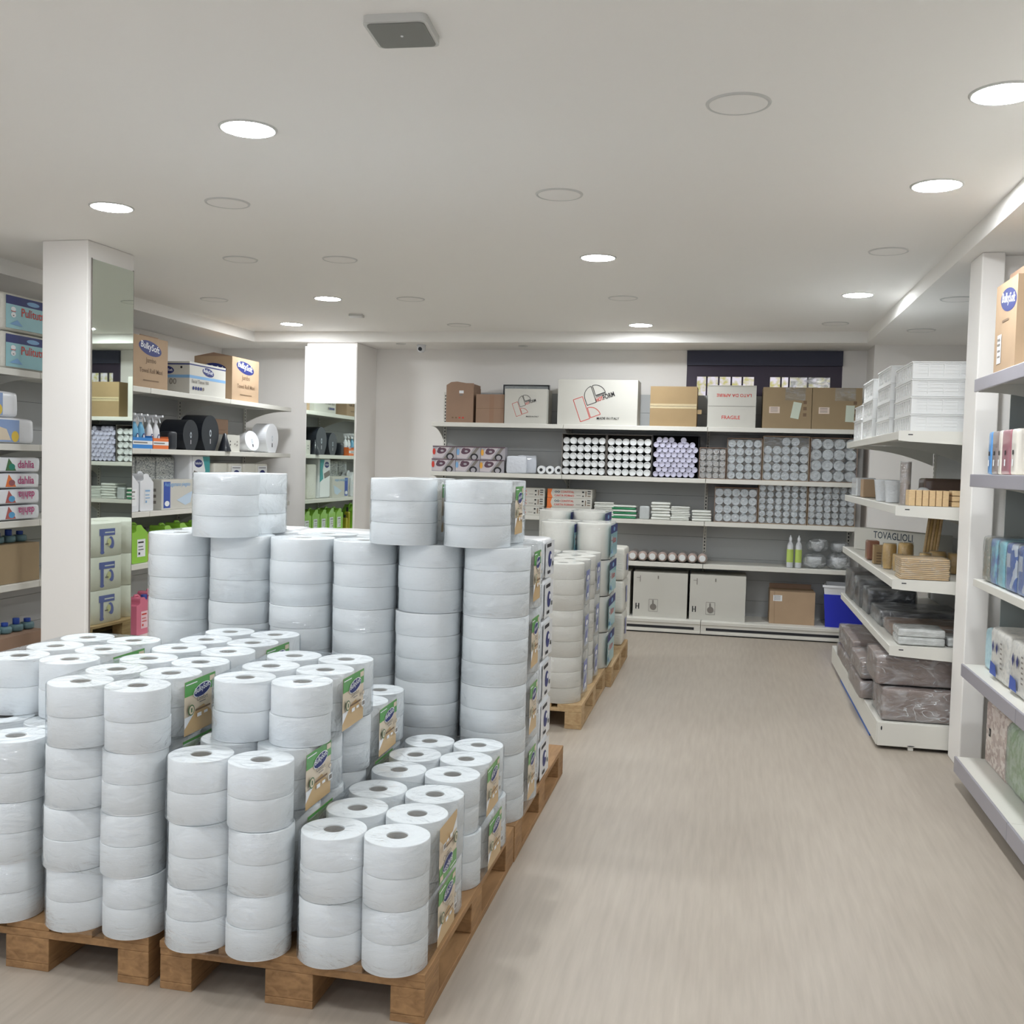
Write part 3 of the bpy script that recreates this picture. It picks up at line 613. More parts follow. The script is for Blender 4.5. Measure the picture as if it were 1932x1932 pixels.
# teal and navy labelled kitchen roll packs: two tall rolls each
def puli_label(hy, x, H):
    mb = MB(); f = mb.face((x, -hy+0.02, 0.015), *AISLE); w_ = 2*hy-0.04; h = H-0.03
    f.rect(0, 0, w_, h, teal); f.rect(0, h*0.74, w_, h*0.26, navy); f.ell(w_*0.5, h*0.86, w_*0.12, h*0.07, lblue); f.text('Pulitutto', w_*0.28, h*0.42, w_*0.5, redp)
    f.ell(w_*0.13, h*0.6, w_*0.045, h*0.07, whitep); f.rect(w_*0.085, h*0.52, w_*0.09, h*0.02, redp); f.ell(w_*0.13, h*0.42, w_*0.045, h*0.08, whitep); f.ell(w_*0.13, h*0.4, w_*0.015, h*0.02, greyp)
    f.poly([(w_*0.06, h*0.12), (w_*0.3, h*0.1), (w_*0.2, h*0.28)], lblue); return mb
def puli(label, x, y, z, group, H=0.25):
    t = thing('kitchen_roll_pack', label, 'kitchen roll pack', (x, y, z), 0, group); r = 0.12
    rm = mesh_of('kroll|%s' % H, lambda: roll_mb(r, H-0.004, 0.03, creamp)); cm = mesh_of('kcore|%s' % H, lambda: MB().cyl(0.0295, 0.001, H-0.02, corem, n=20))
    for j in (-1, 1): o = inst('paper_roll', rm, t, (0, j*0.121, 0)); inst('core_tube', cm, o)
    o_ = hull(r+0.0035, 2*r+0.0045, r+0.003)
    inst('plastic_wrap', mesh_of('kwrap|%s' % H, lambda: MB().prism(o_, 0.0, H-0.001, film, smooth=True)), t)
    inst('product_label', mesh_of('klab|%s' % H, lambda: puli_label(2*r-0.01, r+0.006, H)), t); return t
for i in range(4):
    puli('navy and teal labelled roll pack, %s at the aisle edge of the row' % level(i, 4), -0.90, 7.30, 0.144+i*0.253, 'navy and teal labelled kitchen roll packs on pallets')
    puli('navy and teal labelled roll pack, %s, inner column of the row' % level(i, 4), -1.155, 7.30, 0.144+i*0.253, 'navy and teal labelled kitchen roll packs on pallets')
for i in range(4):
    for k, x in enumerate((-1.0, -1.257)):
        puli('tall kitchen roll pack, %s, %s column in the row behind' % (level(i, 4), ['right', 'left'][k]), x, 7.79, 0.144+i*0.268, 'kitchen roll packs in the farthest row', H=0.265)
creambag = M('cream_wrapped_towels', (222, 220, 210), 0.4, coat=0.3, bump=(22, 0.4, (1, 1, 6)))
for i, z in enumerate((0.144, 0.40, 0.656)):
    t = thing('towel_bundle', 'cream wrapped bundle of folded towels, %s at the far pallet corner' % level(i, 3), 'towel bundle', (-0.815, 8.255, z), 0, 'cream towel bundles')
    MB().soft(-0.10, 0.05, -0.2, 0.18, 0, 0.254, creambag, r=0.025, amp=0.003, seed=i).build('bundle', t)
    mb = MB(); mb.face((0.0545, -0.06, 0.07), *AISLE).rect(0, 0, 0.1, 0.13, bluel); mb.build('product_label', t)
# ------------------------------------------------------------------ cartons on the shelves
def carton(label, w_, d, h, mat, loc, rz=0, deco=None, flaps=0.0, cat='cardboard box', name='cardboard_box', group=None, right=None, left=None, bevel=0.004, seam=False, tapey=None):
    """local: x centred, front face y=0, bottom z=0"""
    t = thing(name, label, cat, loc, rz, group)
    mb = MB().box(-w_/2, w_/2, 0, d, 0, h, mat, open_='t' if flaps else '')
    if flaps: mb.box(-w_/2+0.006, w_/2-0.006, 0.006, d-0.006, h*0.7, h*0.72, gapm)
    if deco: deco(mb.face((-w_/2, 0, 0), *FRONT), w_, h)
    if right: right(mb.face((w_/2, 0, 0), *AISLE), d, h)
    if left: left(mb.face((-w_/2, d, 0), *AISLEL), d, h)
    mb.build('box_body', t, bevel=0)
    if flaps:
        for sx in (-1, 1):
            f = MB().box(0, 0.004, 0.01, d-0.01, 0, flaps, mat).build('flap', t); f.location = (sx*w_/2-0.002, 0, h); f.rotation_euler = (0, sx*0.35 if flaps > 0 else 0, 0)
    if tapey is not None:
        MB().box(-w_/2+0.001, w_/2-0.001, -0.0016, -0.0004, tapey-0.022, tapey+0.022, tape).build('parcel_tape', t)
        MB().box(-w_/2+0.002, w_/2-0.002, -0.0022, -0.0017, tapey-0.0015, tapey+0.0015, gapm).build('lid_seam', t)
    return t
Z1, Z2, Z3, Z4, Z0 = 1.9375, 1.4545, 1.0545, 0.6545, 0.1305
def emblem(f, x0, y0, k):
    """red rectangle, red quarter fan, two black fans and lettering, all leaning; k = metres per unit"""
    c, sn = math.cos(R(20)), math.sin(R(20))
    T = lambda pts: [(x0+(u*c-v*sn)*k, y0+(u*sn+v*c)*k) for u, v in pts]
    arc = lambda cu, cv, r, a0, a1: [(cu+r*math.cos(R(a0+(a1-a0)*i/12)), cv+r*math.sin(R(a0+(a1-a0)*i/12))) for i in range(13)]
    th = 4.5*k; f.k += 0.0004
    f.loop(T([(0, 0), (73, 0), (73, 171), (0, 171)]), th, redp); f.loop(T([(81, 4)]+arc(81, 4, 76, 0, 90)), th, redp)
    f.loop(T([(85, 98)]+arc(157, 150, 72, 180, 90)+[(157, 98)]), th, black); f.loop(T([(167, 147)]+arc(167, 147, 76, 0, 90)), th, black)
    for v in (141, 133): f.loop(T([(167, v), (246, v)]), th*0.8, black, closed=False)
    p = T([(162, 97)])[0]; f.text('HOT', p[0], p[1], 50*k, redp, rot=R(20), sy=1.7); v_, f_, tw = text_mesh('HOT')
    p = T([(215, 97)])[0]; f.text('FORM', p[0], p[1], 86*k, black, rot=R(20), sy=1.5)
def hot_small(f, w_, h): emblem(f, 0.119, 0.066, 0.00077); f.text('MADE IN ITALY', w_*0.52, h*0.19, w_*0.3, black)
def hot_big(f, w_, h): emblem(f, 0.226, 0.028, 0.001294); f.text('MADE IN ITALY', w_*0.5, h*0.125, w_*0.28, black)
def sticker(f, x, y, a, b, m=whitep): f.rect(x, y, a, b, m); [f.rect(x+a*0.12, y+b*q, a*0.7, b*0.07, greyp) for q in (0.2, 0.4, 0.62, 0.8)]
Y = 9.85
t = carton('tall brown box with a bulging top flap, leftmost on the top back shelf', 0.275, 0.30, 0.35, card2, (-2.60, Y, Z1), deco=lambda f, w_, h: (f.rect(0.13, 0.285, 0.045, 0.028, whitep), f.rect(0.135, 0.262, 0.03, 0.015, greyp), [f.rect(0.06+0.035*i, 0.04, 0.018, 0.014, brownp if i < 2 else redp) for i in range(4)]))
pts = [(-0.1375, 0), (0.1375, 0), (0.1375, 0.035), (0.06, 0.036), (-0.03, 0.05), (-0.09, 0.045), (-0.1375, 0.015)]
MB().prism(pts[::-1], 0.0, 0.004, card2, ax='y', off=(0, 0.0, 0.35)).build('top_flap', t); MB().box(0.134, 0.138, 0.02, 0.28, 0, 0.03, card2).build('side_flap', t).location = (0, 0, 0.348)
carton('smaller brown cube box beside the tall bulging one, top back shelf', 0.28, 0.28, 0.28, card2, (-2.295, Y, Z1), deco=lambda f, w_, h: (f.rect(0.135, 0, 0.045, h, M('brown_paper_tape', (150, 116, 92), 0.4)), f.line(0, h*0.5, w_, h*0.52, 0.003, brownp)))
carton('grey foil-faced flat box standing behind the small white emblem box', 0.47, 0.05, 0.40, M('foil_grey', (128, 132, 132), 0.25, metal=0.5, bump=(30, 0.6)), (-2.0, 10.16, Z1), cat='box', name='foil_box', deco=lambda f, w_, h: f.loop([(0.008, 0.3), (w_-0.008, 0.3), (w_-0.008, h-0.008), (0.008, h-0.008)], 0.012, black))
carton('white box with a red and black fan emblem, smaller of the two', 0.415, 0.30, 0.335, cardw, (-1.937, Y-0.02, Z1), deco=hot_small)
carton('large white box with a red and black fan emblem', 0.765, 0.33, 0.43, cardw, (-1.243, Y-0.01, Z1), deco=hot_big)
t = carton('tan box with shiny tape across, right of the large emblem box', 0.435, 0.33, 0.375, card3, (-0.525, Y, Z1), tapey=0.19)
MB().box(0.0, 0.045, 0.01, 0.012, 0.12, 0.16, card3).build('loose_flap', t).location = (0.2176, 0, 0)
def lato(f, w_, h):
    v = Vector
    f2 = f.mb.face(f.P(w_*0.9, h*0.8), (-1, 0, 0), (0, 0, -1)); f2.n = Vector((0, -1, 0)); f2.k = 0.0006; f2.text('LATO DA APRIRE', 0, 0, w_*0.72, redp)
    f.text('FRAGILE', w_*0.3, h*0.2, w_*0.38, redp)
t = carton('pale grey box with red fragile lettering, in front of the window', 0.44, 0.33, 0.39, cardw, (0.012, Y, Z1), deco=lato)
MB().box(-0.22, 0.22, -0.006, -0.001, 0.385, 0.39, cardw).box(-0.215, 0.215, -0.002, -0.001, 0.196, 0.199, greyp).build('lid_edge', t)
for x, l, sx in ((0.511, 'left of two matching brown boxes with stickers, top back shelf', 0.30), (0.951, 'right of two matching brown boxes with stickers, top back shelf', 0.33)):
    t = carton(l, 0.435, 0.33, 0.378, card4, (x, Y, Z1), deco=lambda f, w_, h: [f.rect(w_*0.83, h*q, 0.03, 0.03, brownp) for q in (0.3, 0.45, 0.6)], group=None)
    mb = MB(); sticker(mb.face((-0.16, -0.0012, 0.14), *FRONT), 0, 0, 0.095, 0.06, M('pinkish_sticker', (226, 208, 196), 0.5)); mb.build('address_sticker', t)
    mb = MB(); mb.box(0, 0.075, -0.004, -0.002, 0, 0.15, M('pale_green_slip', (206, 216, 200), 0.5)); o = mb.build('paper_slip', t); o.location = (0.03+(sx-0.3)*1.5, 0, 0.10 if sx < 0.32 else 0.07); o.rotation_euler = (0, 0.18 if sx < 0.32 else 0.03, 0)
    MB().box(-0.02, 0.16, -0.0025, -0.001, 0.26, 0.377, filmc).build('clear_tape', t)
# --- second shelf: printed glove boxes
plum = M('plum_print', (96, 70, 84), 0.4); silver = M('silver_print', (170, 166, 172), 0.35); acc = {'red': redp, 'blue': lblue, 'amber': M('amber_print', (232, 170, 70), 0.5)}
for r_ in range(2):
    for c_, a in enumerate(('red', 'blue', 'amber')):
        def deco(f, w_, h, a=a):
            f.rect(0, h*0.0, w_, h, silver); f.poly([(0, h*0.1), (w_*0.4, h*0.05), (w_*0.75, h), (w_*0.3, h), (0, h*0.5)], M('pale_rose_print', (205, 196, 200), 0.4)); f.poly([(w_*0.45, 0), (w_*0.6, 0), (w_*0.98, h), (w_*0.85, h)], greyp)
            f.ell(w_*0.38, h*0.62, w_*0.2, h*0.22, plum, rot=0.25); f.ell(w_*0.3, h*0.7, w_*0.1, h*0.17, plum, rot=1.0); f.ell(w_*0.4, h*0.62, w_*0.07, h*0.08, silver); f.ell(w_*0.74, h*0.2, w_*0.16, h*0.26, black); f.ell(w_*0.74, h*0.16, w_*0.1, h*0.18, silver)
            f.ell(w_*0.06, h*0.55, w_*0.06, h*0.25, acc[a]); f.rect(0, h*0.93, w_, h*0.07, plum)
        carton('grey and plum printed box with %s spot, %s row of the six' % (a, ['lower', 'upper'][r_]), 0.241, 0.13, 0.124, silver, (-2.745+c_*0.2445+(0.008 if r_ else 0), 9.83, Z2+r_*0.1255), deco=deco, cat='printed box', name='printed_box', group='six printed boxes on the second back shelf')
for x, y, a, l in ((-2.02, 9.87, 0.17, 'crumpled white plastic pack beside the printed boxes, front one'), (-1.95, 10.02, 0.18, 'white plastic pack standing behind the crumpled white one')):
    single('plastic_pack', MB().soft(-0.1, 0.1, -0.04, 0.04, 0, a, M('white_plastic_pack', (214, 218, 226), 0.25, coat=0.4, bump=(35, 0.7)), r=0.02, amp=0.008, seed=3), l, 'plastic pack', (x, y, Z2), 0.2)
for i in range(3):
    single('label_roll', MB().cyl(0.04, 0, 0.10, whitepl, ax='y', b=0.003).cyl(0.034, -0.001, 0.0, cup_w, ax='y').cyl(0.016, -0.002, -0.001, gapm, ax='y'), 'small white roll seen end-on, %s of three beside the cup cartons' % ['left', 'middle', 'right'][i], 'small roll', (-1.775+i*0.086, 9.87, Z2+0.041), 0, 'three small rolls on the second back shelf')
# --- cup cartons
def sleeve_mb(r, m, L=0.33, clear=False):
    mb = MB().lathe([(r*0.80, 0.006), (r*0.84, 0.0), (r*0.93, 0.0), (r, 0.008), (r*0.97, L*0.5), (r, L)], m, ax='y', n=20)
    mb.lathe([(0.0001, 0.007), (r*0.80, 0.007)], m, ax='y', n=20, smooth=False)
    if clear: mb.lathe([(0.0001, 0.003), (r*0.4, 0.004), (r*0.45, 0.008)], m, ax='y', n=10)
    return mb
def cup_carton(desc, short, x0, x1, z0, h, spots, r, m, cm, kind='cup sleeve', clear=False, cardd=0.36):
    w_ = x1-x0; cx = (x0+x1)/2; t = thing('open_carton', desc, 'open carton', (cx, 9.85, z0))
    MB().box(-w_/2, w_/2, 0, cardd, 0, 0.004, cm).build('carton_base', t)
    MB().box(-w_/2, w_/2, cardd-0.004, cardd, 0.004, h, cm).build('carton_back', t)
    for s_ in (-1, 1): MB().box(s_*w_/2-(0.004 if s_ > 0 else 0), s_*w_/2+(0.004 if s_ < 0 else 0), 0, cardd-0.004, 0.004, h, cm).build('carton_side', t)
    MB().box(-w_/2+0.004, w_/2-0.004, 0, cardd-0.004, h-0.004, h, cm).build('carton_top', t)
    if clear: MB().box(-w_/2+0.004, w_/2-0.004, -0.0012, -0.0004, 0.005, h-0.01, filmc).build('clear_wrap', t)
    me = sleeve_mb(r, m, clear=clear).build('cup_sleeve'); data = me.data; bpy.data.objects.remove(me)
    rnd = random.Random(int(cx*1000))
    for ri, row in enumerate(spots):
        for ci, (x, z) in enumerate(row):
            o = bpy.data.objects.new('cup_sleeve', data); C.objects.link(o); o.location = (x0+x, 9.855+rnd.uniform(0, .016), z0+0.0045+z)
            props(o, '%s in %s, %s row from bottom, %s from left' % (kind, short, ORD[ri], ORD[ci]), 'cup sleeve', '%ss in the %s' % (kind, short))
def grid(w_, h, nc, nr, r, jit=0.003, hexa=False, skip=(), seed=1, dz=None):
    rnd = random.Random(seed); out = []; dz = dz or min((h-0.012)/nr, 2*r*1.02)
    for j in range(nr):
        row = []
        for i in range(nc):
            if (j, i) in skip: continue
            ox = (r if (hexa and j % 2) else 0); sp = (w_-0.012-2*r-(r if hexa else 0))/(nc-1)
            row.append((0.006+r+i*sp+ox+rnd.uniform(-jit, jit)*(0 if i in (0, nc-1) else 1), r+j*dz+rnd.uniform(0, jit*0.4)))
        out.append(row)
    return out
greyc = M('grey_brown_carton', (128, 122, 116), 0.8)
cup_carton('open carton of white cups, left of the two white-cup cartons', 'left white-cup carton', -1.573, -1.147, Z2, 0.395, grid(0.426, 0.395, 6, 5, 0.0335, jit=0.0008, dz=0.073), 0.0335, cup_w, greyc, 'white cup sleeve')
cup_carton('open carton of white cups, right of the two white-cup cartons', 'right white-cup carton', -1.140, -0.712, Z2, 0.395, grid(0.428, 0.395, 6, 5, 0.0338, seed=4, jit=0.0008, dz=0.072), 0.0338, cup_w, greyc, 'white cup sleeve')
cup_carton('open carton packed with lilac-tinted cups, second back shelf', 'lilac carton', -0.705, -0.275, Z2, 0.40, grid(0.43, 0.40, 7, 8, 0.0275, hexa=True, dz=0.0462, skip=((7, 3), (7, 6), (7, 5)), seed=3, jit=0.0005), 0.0275, cup_l, gapm, 'lilac cup sleeve')
cup_carton('small low carton of smoky clear cups beside the lilac carton', 'small low carton', -0.268, -0.022, Z2, 0.292, grid(0.246, 0.292, 4, 5, 0.0275, jit=0.001), 0.0275, cup_b, card2, 'smoky cup sleeve', True)
cup_carton('open carton of clear cups, four across, second back shelf', 'four-across clear carton', -0.014, 0.303, Z2, 0.385, grid(0.317, 0.385, 4, 5, 0.036, jit=0.001), 0.036, cup_c, card2, 'clear cup sleeve', True)
g1 = grid(0.415, 0.41, 5, 5, 0.039, skip=((4, 0), (4, 1), (4, 4)), seed=6, jit=0.001)
cup_carton('part-empty open carton of clear cups with gaps on top', 'part-empty carton', 0.310, 0.725, Z2, 0.412, g1, 0.039, cup_c, card, 'clear cup sleeve', True)
cup_carton('open carton of wide clear cups at the right end, second back shelf', 'right-end upper carton', 0.733, 1.148, Z2, 0.405, grid(0.415, 0.405, 4, 4, 0.0485, jit=0.001), 0.0485, cup_c, card2, 'wide clear cup sleeve', True)
cup_carton('open carton of clear cups, leftmost of three on the third shelf', 'leftmost third-shelf carton', -0.115, 0.278, Z3, 0.325, grid(0.393, 0.325, 5, 4, 0.038, jit=0.001), 0.038, cup_c, card2, 'clear cup sleeve', True)
cup_carton('open carton of clear cups, middle of three on the third shelf', 'middle third-shelf carton', 0.286, 0.722, Z3, 0.372, grid(0.436, 0.372, 6, 6, 0.0295, dz=0.0595, jit=0.001), 0.0295, cup_c, card, 'clear cup sleeve', True)
cup_carton('open carton of clear cups, rightmost of three on the third shelf', 'rightmost third-shelf carton', 0.730, 1.148, Z3, 0.368, grid(0.418, 0.368, 6, 6, 0.029, seed=9, dz=0.059, jit=0.001), 0.029, cup_c, card, 'clear cup sleeve', True)
# --- third shelf: baking paper boxes
orange = M('orange_print', (226, 120, 60), 0.5)
for c_, x in enumerate((-1.955, -1.492)):
    for r_ in range(3):
        def deco(f, w_, h):
            f.poly([(0, 0), (w_*0.12, 0), (w_*0.08, h*0.5), (w_*0.11, h), (0, h)], orange); f.ell(w_*0.19, h*0.68, 0.012, 0.009, black); f.ell(w_*0.25, h*0.68, 0.012, 0.009, black); f.ell(w_*0.19, h*0.68, 0.006, 0.004, whitep); f.ell(w_*0.25, h*0.68, 0.006, 0.004, whitep)
            f.text('CONTITAL', w_*0.3, h*0.58, w_*0.3, redp); f.text('CARTA FORNO', w_*0.16, h*0.16, w_*0.44, redp)
            f.rect(w_*0.65, h*0.3, w_*0.1, h*0.05, greyp); f.ell(w_*0.8, h*0.7, 0.01, 0.008, black); f.ell(w_*0.8, h*0.25, 0.009, 0.006, black); f.rect(w_*0.855, h*0.2, w_*0.018, h*0.6, brownp)
            for q in (0.22, 0.5, 0.75): f.rect(w_*0.9, h*q, w_*0.07, h*0.09, black if q > 0.3 else brownp)
        carton('white and orange baking paper box, %s, %s stack' % (level(r_, 3), ['left', 'right'][c_]), 0.435, 0.3, 0.086, cardw, (x+(0, 0.004, 0.006)[r_], 9.86, Z3+r_*0.088), deco=deco, cat='baking paper box', name='baking_paper_box', group='baking paper boxes on the third shelf')
trayw = M('white_foam_tray', (222, 224, 218), 0.35, coat=0.4); trayg = M('green_plastic_net', (34, 130, 84), 0.3, coat=0.5)
def tray_stack(x, w_, n, gap, m, desc, group, d=0.2, dx=0.006, th=0.012):
    rnd = random.Random(int(x*999))
    for i in range(n):
        mb = MB().soft(-w_/2, w_/2, 0, d, 0, gap*0.9, m if m is not trayg or i % 2 == 0 else trayw, r=0.01, amp=0.0015, seed=i)
        single('flat_tray', mb, '%s, %s of the pile' % (desc, 'lowest' if i == 0 else 'topmost' if i == n-1 else ORD[i]+' up'), 'tray', (x+rnd.uniform(-dx, dx), 9.85+rnd.uniform(0, .01), Z3+i*gap), rnd.uniform(-.03, .03), group)
tray_stack(-1.15, 0.19, 9, 0.0165, trayw, 'white tray beside the baking paper boxes', 'white trays in the first pile', th=0.014)
tray_stack(-0.955, 0.23, 6, 0.021, trayg, 'green tray between white trays and grey packs', 'green trays', th=0.018)
single('plastic_pack', MB().soft(-0.048, 0.048, 0, 0.06, 0, 0.125, M('pearl_grey_pack', (186, 190, 190), 0.25, coat=0.5, bump=(30, 0.4)), r=0.012, amp=0.002), 'pearl grey upright pack between green and white trays', 'plastic pack', (-0.765, 9.86, Z3))
tray_stack(-0.612, 0.18, 6, 0.028, trayw, 'wrapped white tray, tallest middle pile', 'white trays in the tallest pile', th=0.022)
tray_stack(-0.428, 0.175, 8, 0.0165, trayw, 'thin white tray in the middle right pile', 'thin white trays', th=0.013)
tray_stack(-0.232, 0.18, 4, 0.026, trayw, 'white tray in the low pile by the cup cartons', 'white trays in the low pile', th=0.02)
# --- fourth shelf
rosec = M('rosy_clear_wrap', (176, 158, 150), 0.15, coat=0.7, bump=(50, 0.6))
for i in range(8):
    x = -0.862+i*0.0935; t = thing('wrapped_cup_tube', 'wrapped tube of small cups, %s from left on the fourth shelf' % ORD[i], 'wrapped tube', (x, 9.84, Z4+0.048), 0, 'wrapped tubes on the fourth shelf')
    MB().lathe([(0.03, 0.0), (0.045, 0.02), (0.047, 0.06), (0.046, 0.3)], rosec, ax='y', n=20).build('wrapper', t); MB().cyl(0.03, -0.006, 0.004, cup_w, ax='y', b=0.002).build('tube_end', t)
limel = M('lime_label', (184, 206, 108), 0.4)
for i, x in enumerate((0.59, 0.665)):
    t = thing('slim_bottle', 'slim clear bottle with lime label, %s of the pair' % ['left', 'right'][i], 'bottle', (x, 9.88, Z4), 0, 'two slim bottles on the fourth shelf')
    MB().lathe([(0.026, 0), (0.03, 0.006), (0.03, 0.2), (0.022, 0.225), (0.012, 0.24), (0.012, 0.255)], cup_c, n=20).build('bottle_body', t)
    MB().lathe([(0.0305, 0.05), (0.0307, 0.06), (0.0307, 0.16), (0.0305, 0.17)], limel, n=20).build('product_label', t)
    MB().lathe([(0.014, 0.25), (0.014, 0.275), (0.006, 0.285), (0.005, 0.3), (0.0001, 0.3)], whitepl, n=14).build('cap', t)
bagc = film_mat('clear_bag_plastic', base=0.12, streak=0.55, scale=14, milky=0.16, bumps=1.0, crease=0.5)
for i, (x, z, a, y) in enumerate(((0.812, 0, 0.106, 9.93), (1.03, 0, 0.106, 9.93), (0.84, 0.148, 0.095, 9.95), (1.03, 0.148, 0.085, 9.95))):
    t = thing('clear_bag', 'bulging clear bag of plastic bowls, %s on the fourth shelf' % ['lower left', 'lower right', 'upper left', 'upper right'][i], 'clear bag', (x, y, Z4+z), 0.1*i, 'clear bags on the fourth shelf')
    MB().soft(-a, a, -a*0.75, a*0.75, 0.0, a*1.35, bagc, r=a*0.6, amp=0.012, seed=i).build('bag', t)
    MB().lathe([(a*0.2, 0.006), (a*0.62, 0.05), (a*0.66, a*1.0), (a*0.6, a*1.02)], cup_c, n=24).build('bowl_stack', t)
# --- bottom shelf boxes
def wbox(f, w_, h):
    f.rect(w_*0.05, h*0.17, w_*0.02, h*0.13, black); f.rect(w_*0.10, h*0.17, w_*0.02, h*0.13, black); f.rect(w_*0.05, h*0.225, w_*0.06, h*0.015, black)
    f.loop([(w_*0.3, h*0.13), (w_*0.46, h*0.13), (w_*0.46, h*0.4), (w_*0.3, h*0.4)], 0.003, greyp); f.ell(w_*0.38, h*0.23, 0.03, 0.03, greyp); f.rect(w_*0.36, h*0.24, 0.012, 0.06, greyp); f.rect(w_*0.12, h*0.78, 0.006, 0.06, greyp); f.rect(w_*0.06, h*0.87, 0.03, 0.004, greyp); f.rect(w_*0.45, h*0.86, 0.01, 0.03, greyp)
carton('large white box on the bottom back shelf, mostly hidden by the rolls', 0.5, 0.4, 0.425, cardw, (-1.123, 9.82, Z0), deco=wbox)
carton('large white box on the bottom back shelf, left of the two full ones', 0.507, 0.4, 0.425, cardw, (-0.588, 9.81, Z0), deco=wbox)
carton('large white box on the bottom back shelf, right of the two full ones', 0.512, 0.4, 0.425, cardw, (-0.055, 9.80, Z0), deco=wbox)
t = carton('plain brown box with raised flap on the bottom back shelf', 0.405, 0.32, 0.30, card, (0.625, 9.84, Z0), deco=lambda f, w_, h: (sticker(f, 0.03, 0.21, 0.08, 0.055), f.line(0.045, 0, 0.04, h, 0.002, brownp)))
MB().box(-0.2, 0.185, 0.3, 0.304, 0.3, 0.345, card2).build('raised_flap', t)
def bin_mb(w_, d, h, m, wall=0.006, taper=0.02):
    mb = MB(); a, b = w_/2, d/2
    for (x0, y0, x1, y1) in ((-a, -b, a, -b), (a, -b, a, b), (a, b, -a, b), (-a, b, -a, -b)):
        k = 1-taper/a; mb.add([(x0*k, y0*k, 0), (x1*k, y1*k, 0), (x1, y1, h), (x0, y0, h), (x0*k*0.97, y0*k*0.97, 0.004), (x1*k*0.97, y1*k*0.97, 0.004), (x1*0.97, y1*0.97, h), (x0*0.97, y0*0.97, h)], [(0, 1, 2, 3), (5, 4, 7, 6), (3, 2, 6, 7)], m)
    mb.add([(-a*.9, -b*.9, 0.0), (a*.9, -b*.9, 0), (a*.9, b*.9, 0), (-a*.9, b*.9, 0)], [(0, 1, 2, 3)], m); return mb
single('blue_bin', bin_mb(0.36, 0.34, 0.30, M('royal_blue_plastic', (40, 52, 188), 0.4)), 'royal blue plastic bin on the bottom shelf in the back right corner', 'plastic bin', (1.10, 9.94, Z0), R(-8))
single('white_bin', bin_mb(0.37, 0.35, 0.16, whitepl).box(-0.192, 0.192, -0.182, -0.175, 0.14, 0.16, whitepl), 'white plastic tub nested on top of the royal blue bin', 'plastic tub', (1.10, 9.94, Z0+0.225), R(-8))
# ------------------------------------------------------------------ left wall shelf items (face +X)
LX = -4.49; A1, A2, A3, A4, A0 = 2.0655, 1.5905, 1.0975, 0.6925, 0.141
def LY(y): return y*1.0322      # depth along the wall
def bulky_oval(f, cx, cy, a, b, txt=whitep): f.ell(cx, cy, a, b, navy, rot=-0.12); f.text('BulkySoft', cx-a*0.82, cy-b*0.22+a*0.1, a*1.62, txt, rot=-0.12)
def bulk_front(f, w_, h): bulky_oval(f, w_*0.48, h*0.78, w_*0.33, h*0.14); f.text('Jumbo', w_*0.35, h*0.5, w_*0.3, brownp); f.text('Towel Roll Maxi', w_*0.18, h*0.3, w_*0.66, brownp); f.rect(w_*0.28, h*0.14, w_*0.45, h*0.02, brownp)
t = carton('brown logo box beside the left pillar on the top left shelf', 0.50, 0.30, 0.40, card, (LX, 7.44, A1), R(90), deco=bulk_front, flaps=0.0)
MB().box(-0.03, 0.24, -0.0, 0.004, 0, 0.03, card2).build('lid_flap', t).location = (0, 0.08, 0.395)
def wf_(f, w_, h): f.rect(0, h*0.9, w_, h*0.04, navy); f.rect(0, h*0.5, w_, h*0.09, lblue); bulky_oval(f, w_*0.5, h*0.75, w_*0.16, h*0.13); f.text('Facial Tissue 100', w_*0.06, h*0.36, w_*0.45, greyp); [f.ell(w_*0.1+i*w_*0.065, h*0.2, w_*0.025, h*0.055, navy if i < 4 else greyp) for i in range(5)]
def ws_(f, w_, h): f.rect(0, h*0.9, w_, h*0.04, navy); f.rect(0, h*0.5, w_, h*0.09, lblue); bulky_oval(f, w_*0.3, h*0.74, w_*0.22, h*0.12); f.text('100', w_*0.3, h*0.3, w_*0.3, greyp); f.ell(w_*0.75, h*0.82, 0.01, 0.01, black)
carton('white box with blue stripes between the two brown logo boxes', 0.64, 0.30, 0.275, cardw, (LX, 8.36, A1), R(90), deco=wf_, left=ws_)
t = carton('brown logo box at the far end of the top left shelf', 0.55, 0.38, 0.40, card, (LX, 9.08, A1), R(90), deco=bulk_front, left=lambda f, w_, h: (bulky_oval(f, w_*0.55, h*0.72, w_*0.3, h*0.12)))
MB().prism([(0, 0), (0.19, 0.035), (0.38, 0)], -0.27, -0.266, card2, ax='x').build('lid_flap', t).location = (0, 0, 0.4)
# spray bottles in display trays
def spray(label, y, z, body, group, x=LX-0.045):
    t = thing('spray_bottle', label, 'spray bottle', (x, y, z), R(90), group)
    MB().lathe([(0.036, 0), (0.04, 0.006), (0.041, 0.11), (0.036, 0.15), (0.02, 0.185), (0.013, 0.2), (0.013, 0.215)], body, n=20, sy=0.7).build('bottle_body', t)
    mb = MB().lathe([(0.016, 0.205), (0.016, 0.225), (0.011, 0.23)], whitepl, n=14); mb.prism([(0.0, 0.225), (0.018, 0.225), (0.024, 0.262), (-0.062, 0.268), (-0.064, 0.252), (-0.028, 0.248), (-0.014, 0.24)], -0.011, 0.011, whitepl, ax='x')
    mb.prism([(-0.03, 0.25), (-0.022, 0.25), (-0.036, 0.205), (-0.042, 0.207)], -0.005, 0.005, whitepl, ax='x'); mb.build('trigger_head', t, bevel=0.002)
    m2 = MB(); m2.face((-0.024, -0.0292, 0.05), *FRONT).ell(0.024, 0.035, 0.02, 0.032, navy).ell(0.024, 0.038, 0.012, 0.02, whitep); m2.build('product_label', t)
